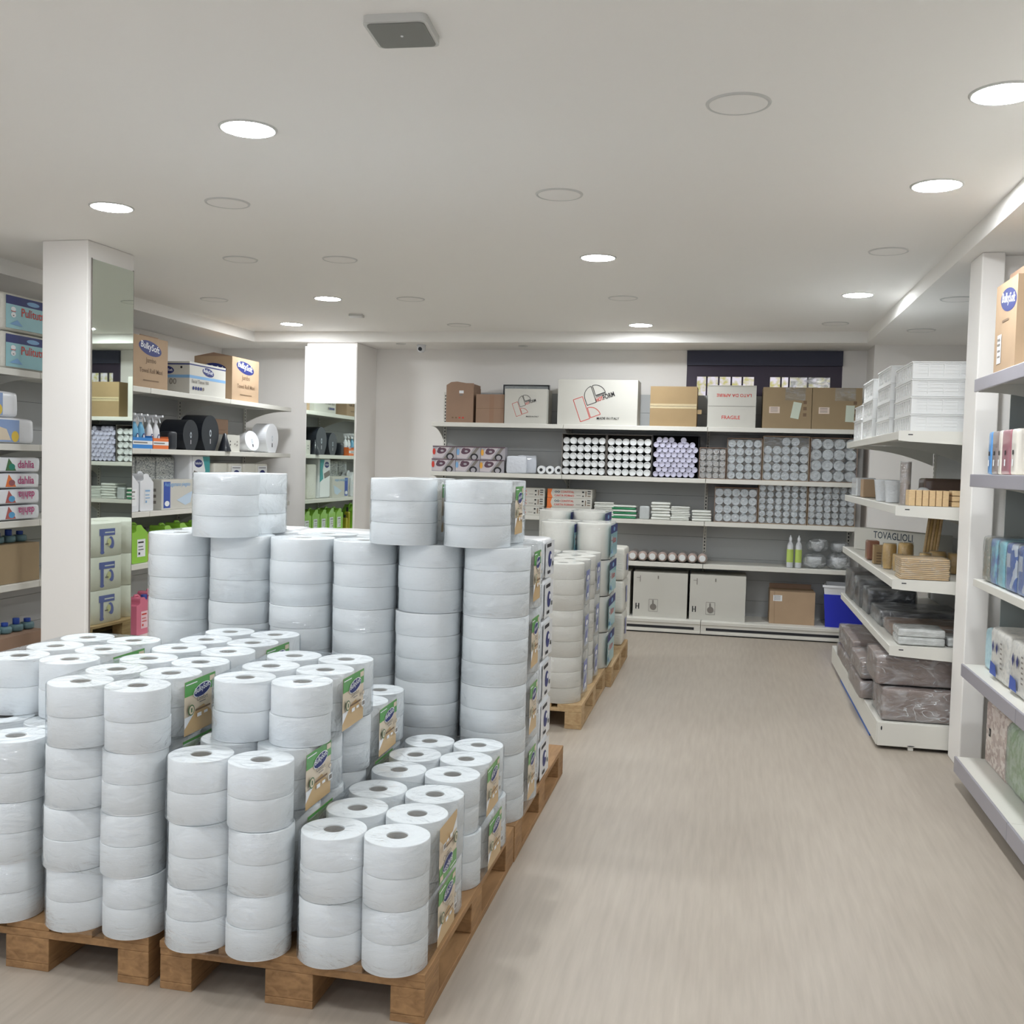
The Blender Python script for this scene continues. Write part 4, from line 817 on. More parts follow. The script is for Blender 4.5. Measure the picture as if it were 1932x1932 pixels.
skyb = M('sky_blue_liquid', (110, 176, 212), 0.2, coat=0.5)
def display_tray(label, y0, y1, m, mb_, group=None):
    t = thing('display_tray', label, 'display tray', (LX-0.03, (y0+y1)/2, A2), R(90)); w_ = y1-y0
    mb = MB().box(-w_/2, w_/2, -0.06, -0.056, 0, 0.085, mb_).box(-w_/2, -w_/2+0.003, -0.056, 0.1, 0, 0.1, mb_).box(w_/2-0.003, w_/2, -0.056, 0.1, 0, 0.1, mb_).box(-w_/2, w_/2, 0.1, 0.104, 0, 0.12, mb_)
    f = mb.face((-w_/2, -0.06, 0), *FRONT); f.rect(0, 0.03, w_, 0.03, whitep); f.rect(0.01, 0.04, w_*0.7, 0.01, greyp); mb.build('tray_body', t)
display_tray('blue display tray of spray bottles on the second left shelf', 7.15, 7.425, bluep, M('blue_tray_card', (66, 140, 214), 0.5))
display_tray('orange display tray of spray bottles on the second left shelf', 7.435, 7.665, orange, M('orange_tray_card', (232, 122, 66), 0.5))
for i in range(3): spray('blue-bodied spray bottle, %s in the blue tray' % ['left', 'middle', 'right'][i], 7.20+i*0.088, A2+0.002, skyb, 'spray bottles in the blue tray')
for i in range(2): spray('white spray bottle, %s in the orange tray' % ['left', 'right'][i], 7.495+i*0.10, A2+0.002, whitepl, 'spray bottles in the orange tray')
def dispenser(label, y, z, r, m, d=0.13, tail=0.9, x=LX-0.03, rz=90, tilt=0, foot=True, cat='roll dispenser'):
    t = thing('roll_dispenser', label, cat, (x, y, z), R(rz)); zc = r*1.02 if foot else r
    if foot:
        pts = [(r*math.cos(a), zc+r*math.sin(a)) for a in [math.radians(-35+i*(250/30)) for i in range(31)]]+[(-r*0.55, zc-r*1.0), (r*0.55, zc-r*1.0)]
    else: pts = [(r*math.cos(a), zc+r*math.sin(a)) for a in [2*math.pi*i/40 for i in range(40)]]
    MB().prism(pts[::-1], -0.02, d, m, ax='y').build('cover', t, bevel=min(0.014, r*.2), seg=3)
    mb = MB(); f = mb.face((0, -0.0212, zc), *FRONT); f.ell(0, -r*0.02, r*0.11, r*0.2, M('pale_window', (196, 204, 212), 0.2)); f.ell(0, -r*0.02, r*0.06, r*0.1, m); mb.build('viewing_window', t)
    mb = MB(); mb.face((0, -0.0212, zc), *FRONT).rect(-r*0.06, -r*0.62, r*0.12, r*0.28, silver if m is blackpl else blackpl); mb.build('key_plate', t)
    if tilt: t.rotation_euler = (R(tilt), 0, R(rz))
    return t
single('small_dispenser', MB().soft(-0.06, 0.06, 0, 0.1, 0, 0.15, blackpl, r=0.02), 'small square black dispenser next to the orange spray tray', 'soap dispenser', (LX, 7.80, A2), R(90))
dispenser('black round paper dispenser, smaller of the two large black ones', 8.09, A2, 0.128, blackpl, d=0.2)
dispenser('largest black round paper dispenser on the second left shelf', 8.43, A2, 0.155, blackpl, d=0.2)
mb = MB().lathe([(0.06, 0), (0.058, 0.01), (0.012, 0.16), (0.0001, 0.165)], blackpl, n=24); single('black_cone', mb, 'black cone-shaped part leaning by the big black dispenser', 'dispenser part', (LX+0.01, 8.66, A2))
carton('white box with small pictograms in front of the brown boxes', 0.25, 0.13, 0.155, cardw, (LX-0.01, 8.87, A2), R(90), deco=lambda f, w_, h: [f.ell(w_*x, h*y, 0.01, 0.008, black if x < 0.4 else greyp) for x, y in ((0.25, 0.6), (0.25, 0.4), (0.6, 0.45), (0.78, 0.6), (0.78, 0.4))], cat='white box', name='white_box')
t = dispenser('small white round dispenser tilted back, left of the big white one', 9.30, A2+0.012, 0.098, whitepl, d=0.09, foot=False, rz=75, tilt=-14)
dispenser('large white round paper dispenser at the far end, second left shelf', 9.70, A2, 0.145, whitepl, d=0.14)
carton('brown box behind the white pictogram box, lower one', 0.42, 0.18, 0.2, card2, (LX-0.20, 8.92, A2), R(90)); carton('brown box stacked on another behind the white pictogram box', 0.40, 0.18, 0.1, card2, (LX-0.20, 8.93, A2+0.202), R(90))
carton('pale grey box behind the spray bottles on the second left shelf', 0.3, 0.15, 0.26, cardw, (LX-0.25, 7.6, A2), R(90))
# patterned packs, paper bag, napkins
patt = pattern_mat('grey_black_newsprint_bag', [(198, 200, 198), (170, 174, 174), (206, 208, 204), (140, 146, 148), (190, 194, 190), (96, 102, 106)], 60, stretch=(1, 1, 2.2))
for i, (y, l) in enumerate(((7.36, 'left'), (7.66, 'second'), (7.96, 'right'))):
    t = thing('patterned_pack', 'grey newsprint-patterned pack on the third left shelf, %s of three' % l, 'patterned pack', (LX-0.16, y, A3), R(90), 'patterned packs on the third left shelf')
    MB().soft(-0.145, 0.145, 0, 0.3, 0, 0.43, patt, r=0.025, amp=0.003, seed=i).build('bag', t)
    mb = MB(); f = mb.face((0.06, -0.0045, 0.06), *FRONT); f.rect(0, 0, 0.055, 0.15, black)
    v, fc, tw = text_mesh('1501'); k = 0.13/tw; f.k += 0.0005; mb.add([f.P(0.045-p[1]*k*1.1+0.0, 0.01+p[0]*k) for p in v], fc, whitep); mb.build('printed_tag', t)
t = thing('paper_bag', 'white and teal logo bag behind the tall wall, third left shelf', 'paper bag', (LX-0.02, 8.29, A3), R(90)); mb = MB().soft(-0.17, 0.17, 0, 0.2, 0, 0.465, whitepl, r=0.02, amp=0.002); mb.build('bag', t)
mb = MB(); f = mb.face((-0.15, -0.003, 0.02), *FRONT); f.rect(0, 0, 0.3, 0.42, whitep); f.poly([(0.2, 0.2), (0.3, 0.16), (0.3, 0.42), (0.17, 0.42), (0.22, 0.3)], M('teal_print', (70, 160, 162), 0.5)); f.ell(0.1, 0.36, 0.07, 0.035, navy); f.text('BulkySoft', 0.045, 0.352, 0.11, whitep); f.poly([(0.0, 0.24), (0.17, 0.2), (0.19, 0.26), (0.02, 0.3)], greyp); mb.build('printed_front', t)
for i, y in enumerate((8.66, 8.95, 9.24, 9.50)):
    t = thing('napkin_pack', 'cream napkin pack behind the top roll pack, %s of four' % ['leftmost', 'second', 'third', 'rightmost'][i], 'napkin pack', (LX-0.02, y, A3), R(90), 'napkin packs on the third left shelf')
    MB().soft(-0.13, 0.13, 0, 0.25, 0, 0.385, creambag, r=0.02, amp=0.002, seed=i).build('wrapper', t)
    if i % 2: mb = MB(); f = mb.face((-0.1, -0.003, 0.25), *FRONT); f.rect(0, 0, 0.2, 0.11, whitep); f.rect(0.02, 0.09, 0.16, 0.006, black); f.ell(0.1, 0.04, 0.06, 0.032, navy); f.text('BulkySoft', 0.05, 0.032, 0.1, whitep); mb.build('product_label', t)
def jerrycan(label, y, z, m, w_=0.19, h=0.28, d=0.14, group=None, cap=None, lab=None, x=LX, trans=None):
    t = thing('jerrycan', label, 'jerrycan', (x, y, z), R(90), group)
    o = [(-w_/2+0.008, 0), (w_/2-0.008, 0), (w_/2, 0.01), (w_/2, h*0.76), (w_/2-0.02, h*0.82), (w_*0.16, h*0.93), (w_*0.1, h*0.985), (0, h), (-w_*0.2, h*0.995), (-w_*0.26, h*0.95), (-w_*0.24, h*0.86), (-w_*0.30, h*0.82), (-w_/2, h*0.8), (-w_/2, 0.01)]
    mb = MB().prism(o[::-1], 0, d, m, ax='y'); o_ = mb.build('can_body', t, bevel=0.012, seg=3)
    MB().tube([(w_*0.34, d*0.5, h*0.80), (w_*0.26, d*0.5, h*0.97), (w_*0.12, d*0.5, h*1.03), (-w_*0.06, d*0.5, h*1.03), (-w_*0.1, d*0.5, h*0.98)], 0.011, m, n=10).build('handle', t)
    if cap: MB().cyl(0.024, h*0.8, h*0.93, cap, c=(-w_*0.36, d/2, 0), b=0.003, n=20).build('cap', t)
    mb = MB(); f = mb.face((-w_*0.18, -0.0008, h*0.16), *FRONT); L_ = lab or (whitep, greyp)
    f.rect(0, 0, w_*0.52, h*0.46, L_[0]); f.rect(w_*0.05, h*0.36, w_*0.36, h*0.04, L_[1]); f.rect(w_*0.06, h*0.26, w_*0.3, h*0.02, L_[1]); f.rect(w_*0.06, h*0.18, w_*0.34, h*0.02, L_[1]); f.rect(w_*0.07, h*0.06, w_*0.1, h*0.06, L_[1]); mb.build('product_label', t)
    return t
jerrycan('white jerrycan with handle, right one on the third left shelf', 7.40, A3, whitepl, h=0.295, lab=(M('faint_label', (220, 224, 228), 0.5), lblue)); jerrycan('white jerrycan half hidden by the left pillar', 7.19, A3, whitepl, h=0.285)
carton('white glove carton with blue band on the third left shelf', 0.52, 0.16, 0.245, cardw, (LX+0.01, 7.86, A3), R(90), deco=lambda f, w_, h: (f.rect(w_*0.06, h*0.05, w_*0.2, h*0.88, bluep), f.text('Asciugamano piegato', w_*0.09, h*0.78, w_*0.78, lblue), f.poly([(w_*0.45, h*0.3), (w_*0.68, h*0.45), (w_*0.95, h*0.6), (w_*0.88, h*0.2), (w_*0.72, h*0.12)], M('pale_tissue_print', (196, 214, 232), 0.5)), f.ell(w_*0.16, h*0.2, w_*0.07, h*0.09, whitep)), left=lambda f, w_, h: [f.rect(w_*0.2, h*q, w_*0.5, h*0.1, greyp) for q in (0.2, 0.4, 0.6)], cat='carton', name='printed_carton')
limeb = M('lime_green_liquid', (150, 206, 70), 0.2, coat=0.5); jerrycan('lime green jerrycan beside the left pillar, fourth left shelf', 7.31, A4, limeb, w_=0.22, h=0.3, lab=(whitep, black), cap=M('pale_green_cap', (170, 210, 140), 0.4))
yel = M('yellow_green_plastic', (186, 176, 60), 0.3)
for i, (y, h) in enumerate(((7.47, 0.27), (7.55, 0.18))): t = thing('yellow_bottle', 'narrow yellow bottle behind the lime jerrycan, %s one' % ['taller', 'shorter'][i], 'bottle', (LX-0.05, y, A4)); MB().soft(-0.03, 0.03, -0.025, 0.025, 0, h*0.8, yel, r=0.012).build('bottle_body', t); MB().cyl(0.012, h*0.8, h, gapm, n=14).build('cap', t)
for i in range(6): jerrycan('green jerrycan in the row seen in the far mirror, %s from the near end' % ORD[i], 7.78+i*0.24, A4, limeb, w_=0.22, h=0.27+0.01*(i % 2), group='green jerrycans on the fourth left shelf', x=LX-0.03)
pinkl = M('pink_liquid', (222, 120, 146), 0.2, coat=0.5, var=(2, 0.08)); pinkt = M('pale_pink', (240, 205, 214), 0.3)
jerrycan('pink jerrycan, nearer the pillar, on the bottom left shelf', 7.27, A0, pinkl, w_=0.19, h=0.29, lab=(pinkt, redp), x=LX+0.06); jerrycan('pink jerrycan, farther of two, on the bottom left shelf', 7.49, A0, pinkl, w_=0.19, h=0.31, lab=(pinkt, redp), x=LX+0.04, cap=bluep)
# left of the pillar
for i in range(2):
    t = thing('kitchen_roll_pack', 'teal and navy logo roll pack on the top left shelf, %s one' % ['lower', 'upper'][i], 'kitchen roll pack', (LX+0.0, 6.02, A1+i*0.243), R(0), 'teal roll packs on the top left shelf')
    MB().soft(-0.28, 0.0, -0.29, 0.30, 0, 0.24, creambag, r=0.03, amp=0.002, seed=i).build('wrapper', t); o = puli_label(0.28, 0.004, 0.235).build('product_label', t)
skyl = M('hazy_blue_print', (140, 164, 206), 0.4, coat=0.4); smile = M('yellow_print', (228, 196, 80), 0.4)
for i, (y, l, dx) in enumerate(((5.85, 'lower', 0.0), (5.72, 'upper', -0.02))):
    t = thing('paper_roll_pack', 'white roll pack with blue picture label, %s, second left shelf' % l, 'paper roll pack', (LX+dx, y, A2+i*0.168), 0, None)
    MB().soft(-0.2, 0, -0.34, 0.2, 0, 0.166, whitepl, r=0.03, amp=0.002).build('wrapper', t)
    mb = MB(); f = mb.face((0.004, -0.24, 0.012), *AISLE); f.rect(0, 0, 0.28, 0.14, skyl); f.poly([(0.02, 0.01), (0.2, 0.01), (0.16, 0.08), (0.06, 0.1)], beige); f.ell(0.24, 0.035, 0.035, 0.035, smile); mb.build('product_label', t)
for i in range(4): t = thing('white_bottle', 'white bottle cap behind the picture-label roll packs, %s of four' % ORD[i], 'bottle', (LX-0.28, 5.78+i*0.12, A2), 0, 'white bottles on the second left shelf'); MB().cyl(0.04, 0, 0.19, whitepl, b=0.01).build('bottle_body', t); MB().cyl(0.025, 0.19, 0.235, whitepl, b=0.004).build('cap', t)
pinkp = M('magenta_print', (190, 70, 130), 0.4)
for i in range(4):
    t = thing('tissue_pack', 'white flowered tissue pack, %s of the pile left of the pillar' % level(i, 4), 'tissue pack', (LX, 5.95, A3+i*0.103), 0, 'flowered tissue packs'); MB().soft(-0.28, 0, -0.30, 0.16, 0, 0.1, whitepl, r=0.025, amp=0.003, seed=i).build('wrapper', t)
    mb = MB(); f = mb.face((0.004, -0.29, 0.012), *AISLE); f.rect(0, 0, 0.4, 0.078, whitepl); c1, c2 = [(M('brick_print', (176, 96, 90), 0.5), M('sea_print', (92, 160, 204), 0.5)), (M('brick_print'), M('sea_print')), (orange, M('plum_rose', (150, 90, 96), 0.5)), (dkgreen, M('sea_green', (40, 130, 110), 0.5))][i]
    f.ell(0.02, 0.04, 0.03, 0.035, M('sea_print')); f.poly([(0.1, 0), (0.2, 0), (0.18, 0.03), (0.13, 0.08)], c1); f.ell(0.16, 0.025, 0.03, 0.02, c2)
    if i >= 2: f.text('dahlia', 0.215, 0.018, 0.16, pinkp)
    else:
        f2 = mb.face(f.P(0.375, 0.07), (0, -1, 0), (0, 0, -1)); f2.n = Vector((1, 0, 0)); f2.k = 0.004; f2.text('dahlia', 0, 0, 0.16, pinkp)
    mb.build('printed_front', t)
carton('open brown box of bottles left of the pillar, fourth left shelf', 0.6, 0.34, 0.25, card4, (LX, 5.80, A4), R(90), flaps=0)
carton('open brown box of bottles left of the pillar, bottom left shelf', 0.6, 0.34, 0.22, card2, (LX+0.06, 5.80, A0), R(90), flaps=0)
dkbl = M('dark_blue_cap', (44, 74, 158), 0.4); aqua = M('dull_aqua_plastic', (104, 134, 140), 0.3)
for s_, (z, x) in enumerate(((A4+0.252, LX-0.12), (A0+0.222, LX-0.06))):
    for i in range(5):
        t = thing('capped_bottle', 'aqua bottle with dark blue cap, %s on the %s brown box' % (ORD[i], ['upper', 'lower'][s_]), 'bottle', (x, 5.62+i*0.11, z), 0, 'aqua bottles on the %s brown box' % ['upper', 'lower'][s_]); MB().cyl(0.045, 0, 0.045, aqua, b=0.012, n=18).build('bottle_body', t); MB().cyl(0.022, 0.045, 0.085 if i % 2 else 0.07, dkbl, n=14, b=0.003).build('cap', t)
# ------------------------------------------------------------------ right gondola items
GX = 0.92; G1, G2, G3, G4, G0 = 1.7885, 1.3725, 0.9605, 0.5865, 0.1565
def crate_mb(w_, d, h, wall=0.006):
    mb = MB(); mb.box(-w_/2, w_/2, 0, d, 0, 0.006, crate)
    mb.box(-w_/2+wall*0.7, w_/2-wall*0.7, wall*0.7, d-wall*0.7, 0.006, h*0.9, crate, open_='tb')
    for (x0, x1, y0, y1, ax) in ((-w_/2, w_/2, 0, wall, 0), (-w_/2, w_/2, d-wall, d, 0), (-w_/2, -w_/2+wall, wall, d-wall, 1), (w_/2-wall, w_/2, wall, d-wall, 1)):
        mb.box(x0, x1, y0, y1, h*0.84, h, crate); mb.box(x0, x1, y0, y1, 0.006, h*0.16, crate)
        L = (x1-x0) if ax == 0 else (y1-y0); n = max(3, int(L/0.075))
        for i in range(n+1):
            wd = 0.03 if i in (0, n) else 0.01; a = (x0 if ax == 0 else y0)+(L-wd)*i/n
            if ax == 0: mb.box(a, a+wd, y0, y1, h*0.16, h*0.84, crate)
            else: mb.box(x0, x1, a, a+wd, h*0.16, h*0.84, crate)
        for q in range(3):
            z = h*(0.30+q*0.2)
            mb.box(x0+(0.002 if ax else 0), x1-(0.002 if ax else 0), y0+(0 if ax else 0.002), y1-(0 if ax else 0.002), z, z+h*0.06, crate)
    mb.box(-w_/2-0.006, w_/2+0.006, -0.006, 0.0, h*0.93, h, crate); mb.box(-w_/2-0.006, -w_/2, 0, d, h*0.93, h, crate); mb.box(w_/2, w_/2+0.006, 0, d, h*0.93, h, crate); return mb
def crates(x, y, w_, d, n, h, desc, rz=0):
    for i in range(n): single('plastic_crate', crate_mb(w_, d, h-0.002), 'white slatted plastic crate, %s in the %s' % (level(i, n), desc), 'plastic crate', (x, y, G1+i*h), rz, 'white crates on the right gondola')
crates(1.20, 6.13, 0.42, 0.58, 4, 0.098, 'nearest stack'); crates(1.17, 6.78, 0.40, 0.56, 4, 0.108, 'second stack'); crates(1.14, 7.42, 0.38, 0.50, 3, 0.135, 'third stack')
t = single('plastic_crate', crate_mb(0.30, 0.45, 0.16), 'white slatted plastic crate, lower one of the farthest low stack', 'plastic crate', (1.10, 8.0, G1)); single('plastic_crate', crate_mb(0.29, 0.44, 0.10), 'white slatted plastic crate, upper one of the farthest low stack', 'plastic crate', (1.10, 8.0, G1+0.161))
# second gondola shelf
for i in range(6): single('wood_block_pack', MB().box(-0.016, 0.016, 0, 0.12, 0, 0.088, stick), 'upright bundle of pale wooden sticks, %s from left' % ORD[i], 'stick bundle', (1.015+i*0.0355, 6.12, G2), 0, 'upright stick bundles', bevel=0.003)
for i in range(3): single('wood_cutlery_pack', MB().box(-0.045, 0.045, 0, 0.1, 0, 0.028, stick), 'flat pack of pale wooden cutlery, %s, right of the upright bundles' % level(i, 3), 'cutlery pack', (1.27, 6.12, G2+i*0.031), 0, 'flat wooden cutlery packs', bevel=0.004)
t = thing('cup_tube', 'tall clear tube of cups standing behind the stick bundles', 'cup tube', (1.01, 6.34, G2)); MB().lathe([(0.026, 0), (0.029, 0.02), (0.03, 0.24), (0.028, 0.245)], M('brownish_clear_plastic', (150, 134, 124), 0.12, coat=0.8, bump=(60, 0.5)), n=24).build('cups', t); MB().cyl(0.031, 0.0, 0.25, film_mat('tube_film', base=0.15, milky=0.1), n=24).build('plastic_wrap', t)
single('clear_dome', MB().lathe([(0.05, 0), (0.052, 0.05), (0.045, 0.08), (0.02, 0.1), (0.0001, 0.102)], cup_c, n=24), 'clear rounded lid pack right of the tall cup tube', 'lid pack', (1.12, 6.40, G2))
for i, (x, y, s_) in enumerate(((1.02, 6.75, 0.07), (1.0, 7.0, 0.075), (1.03, 7.25, 0.07))): single('clear_tub', MB().lathe([(s_*0.8, 0), (s_, 0.13), (s_*1.03, 0.135), (s_*0.98, 0.135)], cup_c, n=28), 'clear plastic tub, %s behind the tall cup tube' % ORD[i], 'clear tub', (x, y, G2), 0)
single('small_tan_box', MB().box(-0.06, 0.06, 0, 0.16, 0, 0.13, card), 'small tan box on the second gondola shelf, far end', 'small box', (1.03, 7.9, G2), 0, bevel=0.003)
single('clear_tray', MB().box(-0.07, 0.07, 0, 0.3, 0, 0.14, cup_c), 'clear flat-sided container at the far tip of the gondola', 'clear container', (1.02, 8.15, G2), 0, bevel=0.01)
single('dark_tray_stack', MB().soft(-0.15, 0.25, 0, 0.2, 0, 0.155, M('dark_brown_plastic', (86, 70, 62), 0.25, coat=0.4), r=0.015), 'dark brown plastic tray stack behind the stick bundles', 'tray stack', (1.30, 6.55, G2))
# third gondola shelf
t = thing('napkin_carton', 'long grey-white carton lettered for napkins on the third gondola shelf', 'carton', (0.98, 8.40, G3), R(-58))
mb = MB().box(0, 0.9, 0, 0.12, 0, 0.165, cardw); f = mb.face((0, 0, 0), *FRONT); f.text('TOVAGLIOLI', 0.22, 0.1, 0.42, M('slate_print', (60, 72, 84), 0.5)); mb.build('box_body', t)
for i in range(11): single('wooden_sheet', MB().box(-0.128, 0.128, 0, 0.2, 0, 0.0088, stick), 'flat pale wooden sheet, %s in the near pile' % level(i, 11), 'wooden sheet', (1.10+((i*7) % 5-2)*0.0012, 6.11+((i*3) % 4)*0.002, G3+i*0.0108), 0, 'wooden sheets in the near pile', bevel=0.0015)
single('plastic_sleeve', MB().soft(-0.135, 0.135, 0, 0.21, 0, 0.122, filmc, r=0.01, amp=0.002), 'shiny clear sleeve around the pale wooden sheets', 'plastic sleeve', (1.10, 6.104, G3))
cane = M('pale_cane', (206, 172, 112), 0.35, coat=0.5, bump=(50, 0.5), var=(14, 0.15))
for i, (x, y, r_, h) in enumerate(((1.0, 6.75, 0.042, 0.155), (1.03, 6.62, 0.03, 0.10), (1.09, 6.72, 0.045, 0.165), (1.17, 6.52, 0.035, 0.12), (1.25, 6.58, 0.05, 0.13), (1.36, 6.60, 0.055, 0.12))):
    t = thing('cane_cup_bundle', 'wrapped bundle of cane-coloured cups, %s from left behind the sheets' % ORD[i], 'cup bundle', (x, y, G3), 0, 'cane-coloured cup bundles'); MB().lathe([(r_*0.8, 0), (r_, h*0.3), (r_, h*0.9), (r_*0.85, h), (0.0001, h*0.98)], cane, n=22).build('cups', t); MB().lathe([(r_+0.003, 0.004), (r_+0.004, h*0.5), (r_*0.9+0.004, h+0.004), (0.0001, h+0.006)], film, n=22).build('plastic_wrap', t)
carton('small brown and tan printed box beside the cane cup bundles', 0.07, 0.08, 0.12, card3, (0.985, 7.05, G3), 0, deco=lambda f, w_, h: [f.rect(0.015, h*q, 0.04, 0.008, brownp) for q in (0.1, 0.25, 0.4, 0.55)], cat='small box', name='small_printed_box')
single('brown_pack', MB().soft(-0.04, 0.04, 0, 0.12, 0, 0.13, M('red_brown_pack', (140, 96, 76), 0.4, coat=0.4), r=0.01), 'red-brown wrapped pack left of the tan printed box', 'wrapped pack', (0.985, 7.35, G3))
t = thing('wooden_stick_bunch', 'tall bunch of long wooden sticks leaning on the gondola back', 'stick bunch', (1.22, 6.9, G3))
for i in range(5): MB().tube([(i*0.018, 0, 0), (i*0.018+0.045, 0.05, 0.33)], 0.010, cane if i % 2 else stick, n=6).build('stick', t)
# fourth gondola shelf: film-wrapped black trays
smoke = film_mat('grey_stretch_film', base=0.10, streak=0.5, scale=7, crease=0.8, milky=0.10, bumps=1.0, tint=(244, 244, 244)); dark = M('black_tray_plastic', (66, 68, 70), 0.3, coat=0.4)
def wrapped(label, loc, w_, d, h, core, rz=0, n=1, cat='wrapped pack', name='wrapped_tray_pack'):
    t = thing(name, label, cat, loc, rz); MB().soft(0.006, w_-0.006, 0.006, d-0.006, 0.002, h-0.006, core, r=0.01, amp=0.001).build('contents', t)
    MB().soft(0, w_, 0, d, 0, h, smoke, r=0.014, amp=0.005, seed=int(loc[1]*10)).build('stretch_film', t); return t
wrapped('film-wrapped dark tray pack, farthest upright one, fourth gondola shelf', (0.94, 8.15, G4), 0.20, 0.4, 0.22, M('grey_taupe_tray', (110, 104, 98), 0.5))
wrapped('film-wrapped dark tray pack, second from far, fourth gondola shelf', (0.95, 7.72, G4), 0.26, 0.36, 0.20, dark)
wrapped('film-wrapped dark tray pack, third from far, fourth gondola shelf', (0.96, 7.35, G4), 0.32, 0.3, 0.175, dark)
wrapped('wide film-wrapped black tray pack near the middle of the fourth shelf', (0.97, 6.80, G4), 0.5, 0.5, 0.10, dark)
wrapped('low film-wrapped brown tray pack behind the silver trays', (0.98, 6.42, G4), 0.5, 0.36, 0.075, card2)
silv = M('silver_white_trays', (200, 202, 200), 0.2, coat=0.5, bump=(22, 0.8, (1, 1, 4)), var=(18, 0.2, (1, 1, 3)))
for i in range(2): single('foil_tray_pack', MB().soft(0, 0.25, 0, 0.22, 0, 0.045, silv, r=0.01, amp=0.003, seed=i), 'shiny silver-white tray pack, %s one at the near end' % ['lower', 'upper'][i], 'tray pack', (0.975, 6.12, G4+i*0.046), 0, 'silver tray packs')
single('foil_tray_pack', MB().soft(0, 0.22, 0, 0.22, 0, 0.05, silv, r=0.01, amp=0.003, seed=4), 'shiny tray pack right of the silver pair', 'tray pack', (1.24, 6.14, G4))
# base shelf: brown boards in stretch film
mauve = M('mauve_brown_board', (158, 140, 132), 0.55, var=(3, 0.08))
def slab(label, x, y, z, w_, d, h, rz=0): return wrapped(label, (x, y, z), w_, d, h, mauve, rz, cat='wrapped board stack', name='wrapped_board_stack')
slab('film-wrapped mauve board stack, lower near one on the gondola base', 0.895, 6.08, G0, 0.62, 0.40, 0.185); slab('film-wrapped mauve board stack, upper near one on the gondola base', 0.865, 6.16, G0+0.187, 0.62, 0.42, 0.17)
slab('flat film-wrapped board stack, second from near, lower', 0.84, 6.62, G0, 0.5, 0.62, 0.11); slab('flat film-wrapped board stack, second from near, upper', 0.85, 6.66, G0+0.115, 0.5, 0.6, 0.11)
slab('flat film-wrapped board stack at the far end, lower', 0.86, 7.30, G0, 0.5, 0.9, 0.10); slab('flat film-wrapped board stack at the far end, upper', 0.87, 7.34, G0+0.105, 0.5, 0.86, 0.14)
# ------------------------------------------------------------------ near right shelves
RX = 1.19
def rb(f, w_, h): bulky_oval(f, w_*0.6, h*0.78, w_*0.38, h*0.13); f.rect(w_*0.35, h*0.55, w_*0.3, 0.01, brownp); sticker(f, w_*0.16, h*0.1, 0.07, 0.13)
t = carton('brown logo box with label on the top right shelf', 0.36, 0.32, 0.40, card, (RX, 5.0, 2.0225), R(-90), deco=rb)
MB().box(-0.17, 0.17, 0, 0.004, 0, 0.06, card2).build('lid_flap', t).location = (0, 0.05, 0.395)
bk = [(M('cornflower_pack', (88, 150, 212), 0.3, coat=0.5), 0.07), (M('taupe_pack', (140, 128, 126), 0.3, coat=0.5), 0.12), (M('ivory_pack', (222, 216, 206), 0.3, coat=0.5), 0.06), (M('dusty_rose_pack', (160, 104, 114), 0.3, coat=0.5), 0.16), (M('ivory_pack'), 0.1)]
y = 5.36
for i, (m_, w_) in enumerate(bk):
    t = thing('napkin_pack', ['cornflower blue', 'taupe', 'narrow ivory', 'dusty rose', 'near ivory'][i]+' napkin pack standing on the second right shelf', 'napkin pack', (1.225, y-w_/2, 1.5575), R(-90)); MB().soft(-w_/2+0.002, w_/2-0.002, 0, 0.16, 0, 0.205, m_, r=0.012, amp=0.001, seed=i).build('wrapper', t)
    mb = MB(); mb.face((-0.012, -0.002, 0.09), *FRONT).rect(0, 0, 0.02, 0.02, black).rect(0.0, -0.05, 0.02, 0.03, whitep); mb.build('product_label', t); y -= w_
floral = pattern_mat('floral_napkin_print', [(120, 126, 108), (176, 168, 156), (150, 158, 150), (200, 190, 178)], 22, 'noise'); blu = pattern_mat('blue_napkin_print', [(140, 186, 220), (120, 140, 200), (150, 208, 222), (190, 216, 228)], 14, 'noise'); aq = pattern_mat('aqua_napkin_print', [(140, 200, 218), (160, 214, 224)], 20, 'noise'); bluw = pattern_mat('blue_squares_print', [(120, 146, 196), (206, 214, 226), (96, 124, 190), (160, 184, 214)], 16, 'voronoi')
y = 5.40
for i, (m_, w_, l) in enumerate(((floral, 0.13, 'floral'), (blu, 0.15, 'hazy blue'), (aq, 0.13, 'aqua'), (bluw, 0.19, 'blue squared'), (bluw, 0.19, 'second blue squared'))):
    t = thing('napkin_pack', l+' napkin pack on the third right shelf', 'napkin pack', (1.235, y-w_/2, 1.0425), R(-90)); MB().soft(-w_/2+0.003, w_/2-0.003, 0, 0.17, 0, 0.215, m_, r=0.02, amp=0.003, seed=i).build('napkins', t); MB().soft(-w_/2, w_/2, -0.004, 0.174, 0, 0.219, film, r=0.02, amp=0.004, seed=i+3).build('plastic_wrap', t); y -= w_
icy = pattern_mat('icy_blue_print', [(158, 200, 214), (180, 216, 226), (150, 190, 208)], 30, 'noise'); stone = pattern_mat('stone_grey_print', [(196, 196, 192), (214, 212, 206), (176, 178, 178)], 30, 'noise')
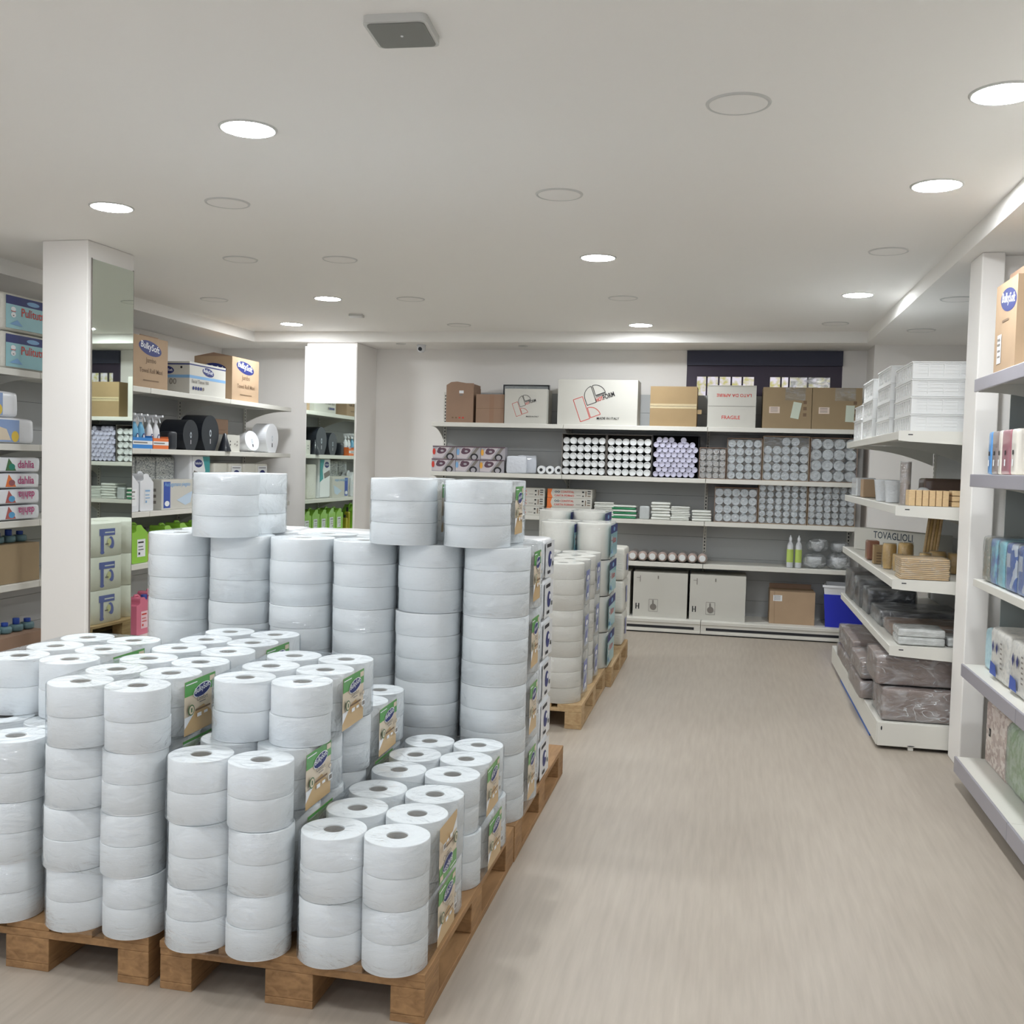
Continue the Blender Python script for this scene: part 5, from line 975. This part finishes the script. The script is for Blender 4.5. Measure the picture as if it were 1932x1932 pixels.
t = thing('napkin_pack', 'icy blue napkin pack on the fourth right shelf', 'napkin pack', (1.26, 5.31, 0.6155), R(-90)); MB().soft(-0.085, 0.085, 0, 0.14, 0, 0.2, icy, r=0.02, amp=0.002).build('wrapper', t)
for i, y in enumerate((5.02, 4.68)):
    t = thing('napkin_pack', 'stone grey napkin pack with dark diamonds, %s on the fourth right shelf' % ['first', 'second'][i], 'napkin pack', (1.235, y, 0.6155), R(-90)); MB().soft(-0.165, 0.165, 0, 0.2, 0, 0.235, stone, r=0.025, amp=0.006, seed=i+2).build('wrapper', t)
    mb = MB(); f = mb.face((-0.14, -0.007, 0.02), *FRONT); [f.poly([(x, 0.1), (x+0.018, 0.13), (x, 0.16), (x-0.018, 0.13)], navy) for x in (0.06, 0.13)]; f.poly([(0.02, 0.0), (0.14, 0.0), (0.12, 0.05), (0.03, 0.06)], bluep); [f.rect(0.2, 0.05+q*0.022, 0.03, 0.008, greyp) for q in range(6)]; mb.build('printed_front', t)
checks = pattern_mat('rose_beige_check_print', [(206, 190, 180), (176, 156, 148), (216, 204, 196), (186, 166, 158)], 34, 'voronoi', stretch=(1, 1, 1.4))
t = thing('napkin_pack', 'large beige checked napkin pack on the bottom right shelf', 'napkin pack', (1.29, 5.22, 0.1475), R(-90)); MB().box(-0.2, 0.2, 0, 0.16, 0, 0.3, checks).build('napkins', t, bevel=0.012); mb = MB(); mb.face((-0.13, -0.0015, 0.14), *FRONT).rect(0, 0, 0.03, 0.04, gapm).rect(0.006, 0.01, 0.018, 0.02, greyp); mb.build('product_label', t)
leaf = pattern_mat('green_leaf_print', [(168, 190, 160), (196, 210, 190), (150, 176, 130), (184, 204, 178)], 18, 'noise')
for i, y in enumerate((4.80, 4.36)): t = thing('napkin_pack', 'pale green leaf-print pack, %s on the bottom right shelf' % ['far one', 'near one'][i], 'napkin pack', (1.27, y, 0.1475), R(-90)); MB().soft(-0.21, 0.21, 0, 0.2, 0, 0.31, leaf, r=0.06, amp=0.005, seed=i).build('napkins', t); MB().soft(-0.214, 0.214, -0.004, 0.204, 0, 0.315, film, r=0.06, amp=0.006, seed=i+5).build('plastic_wrap', t)
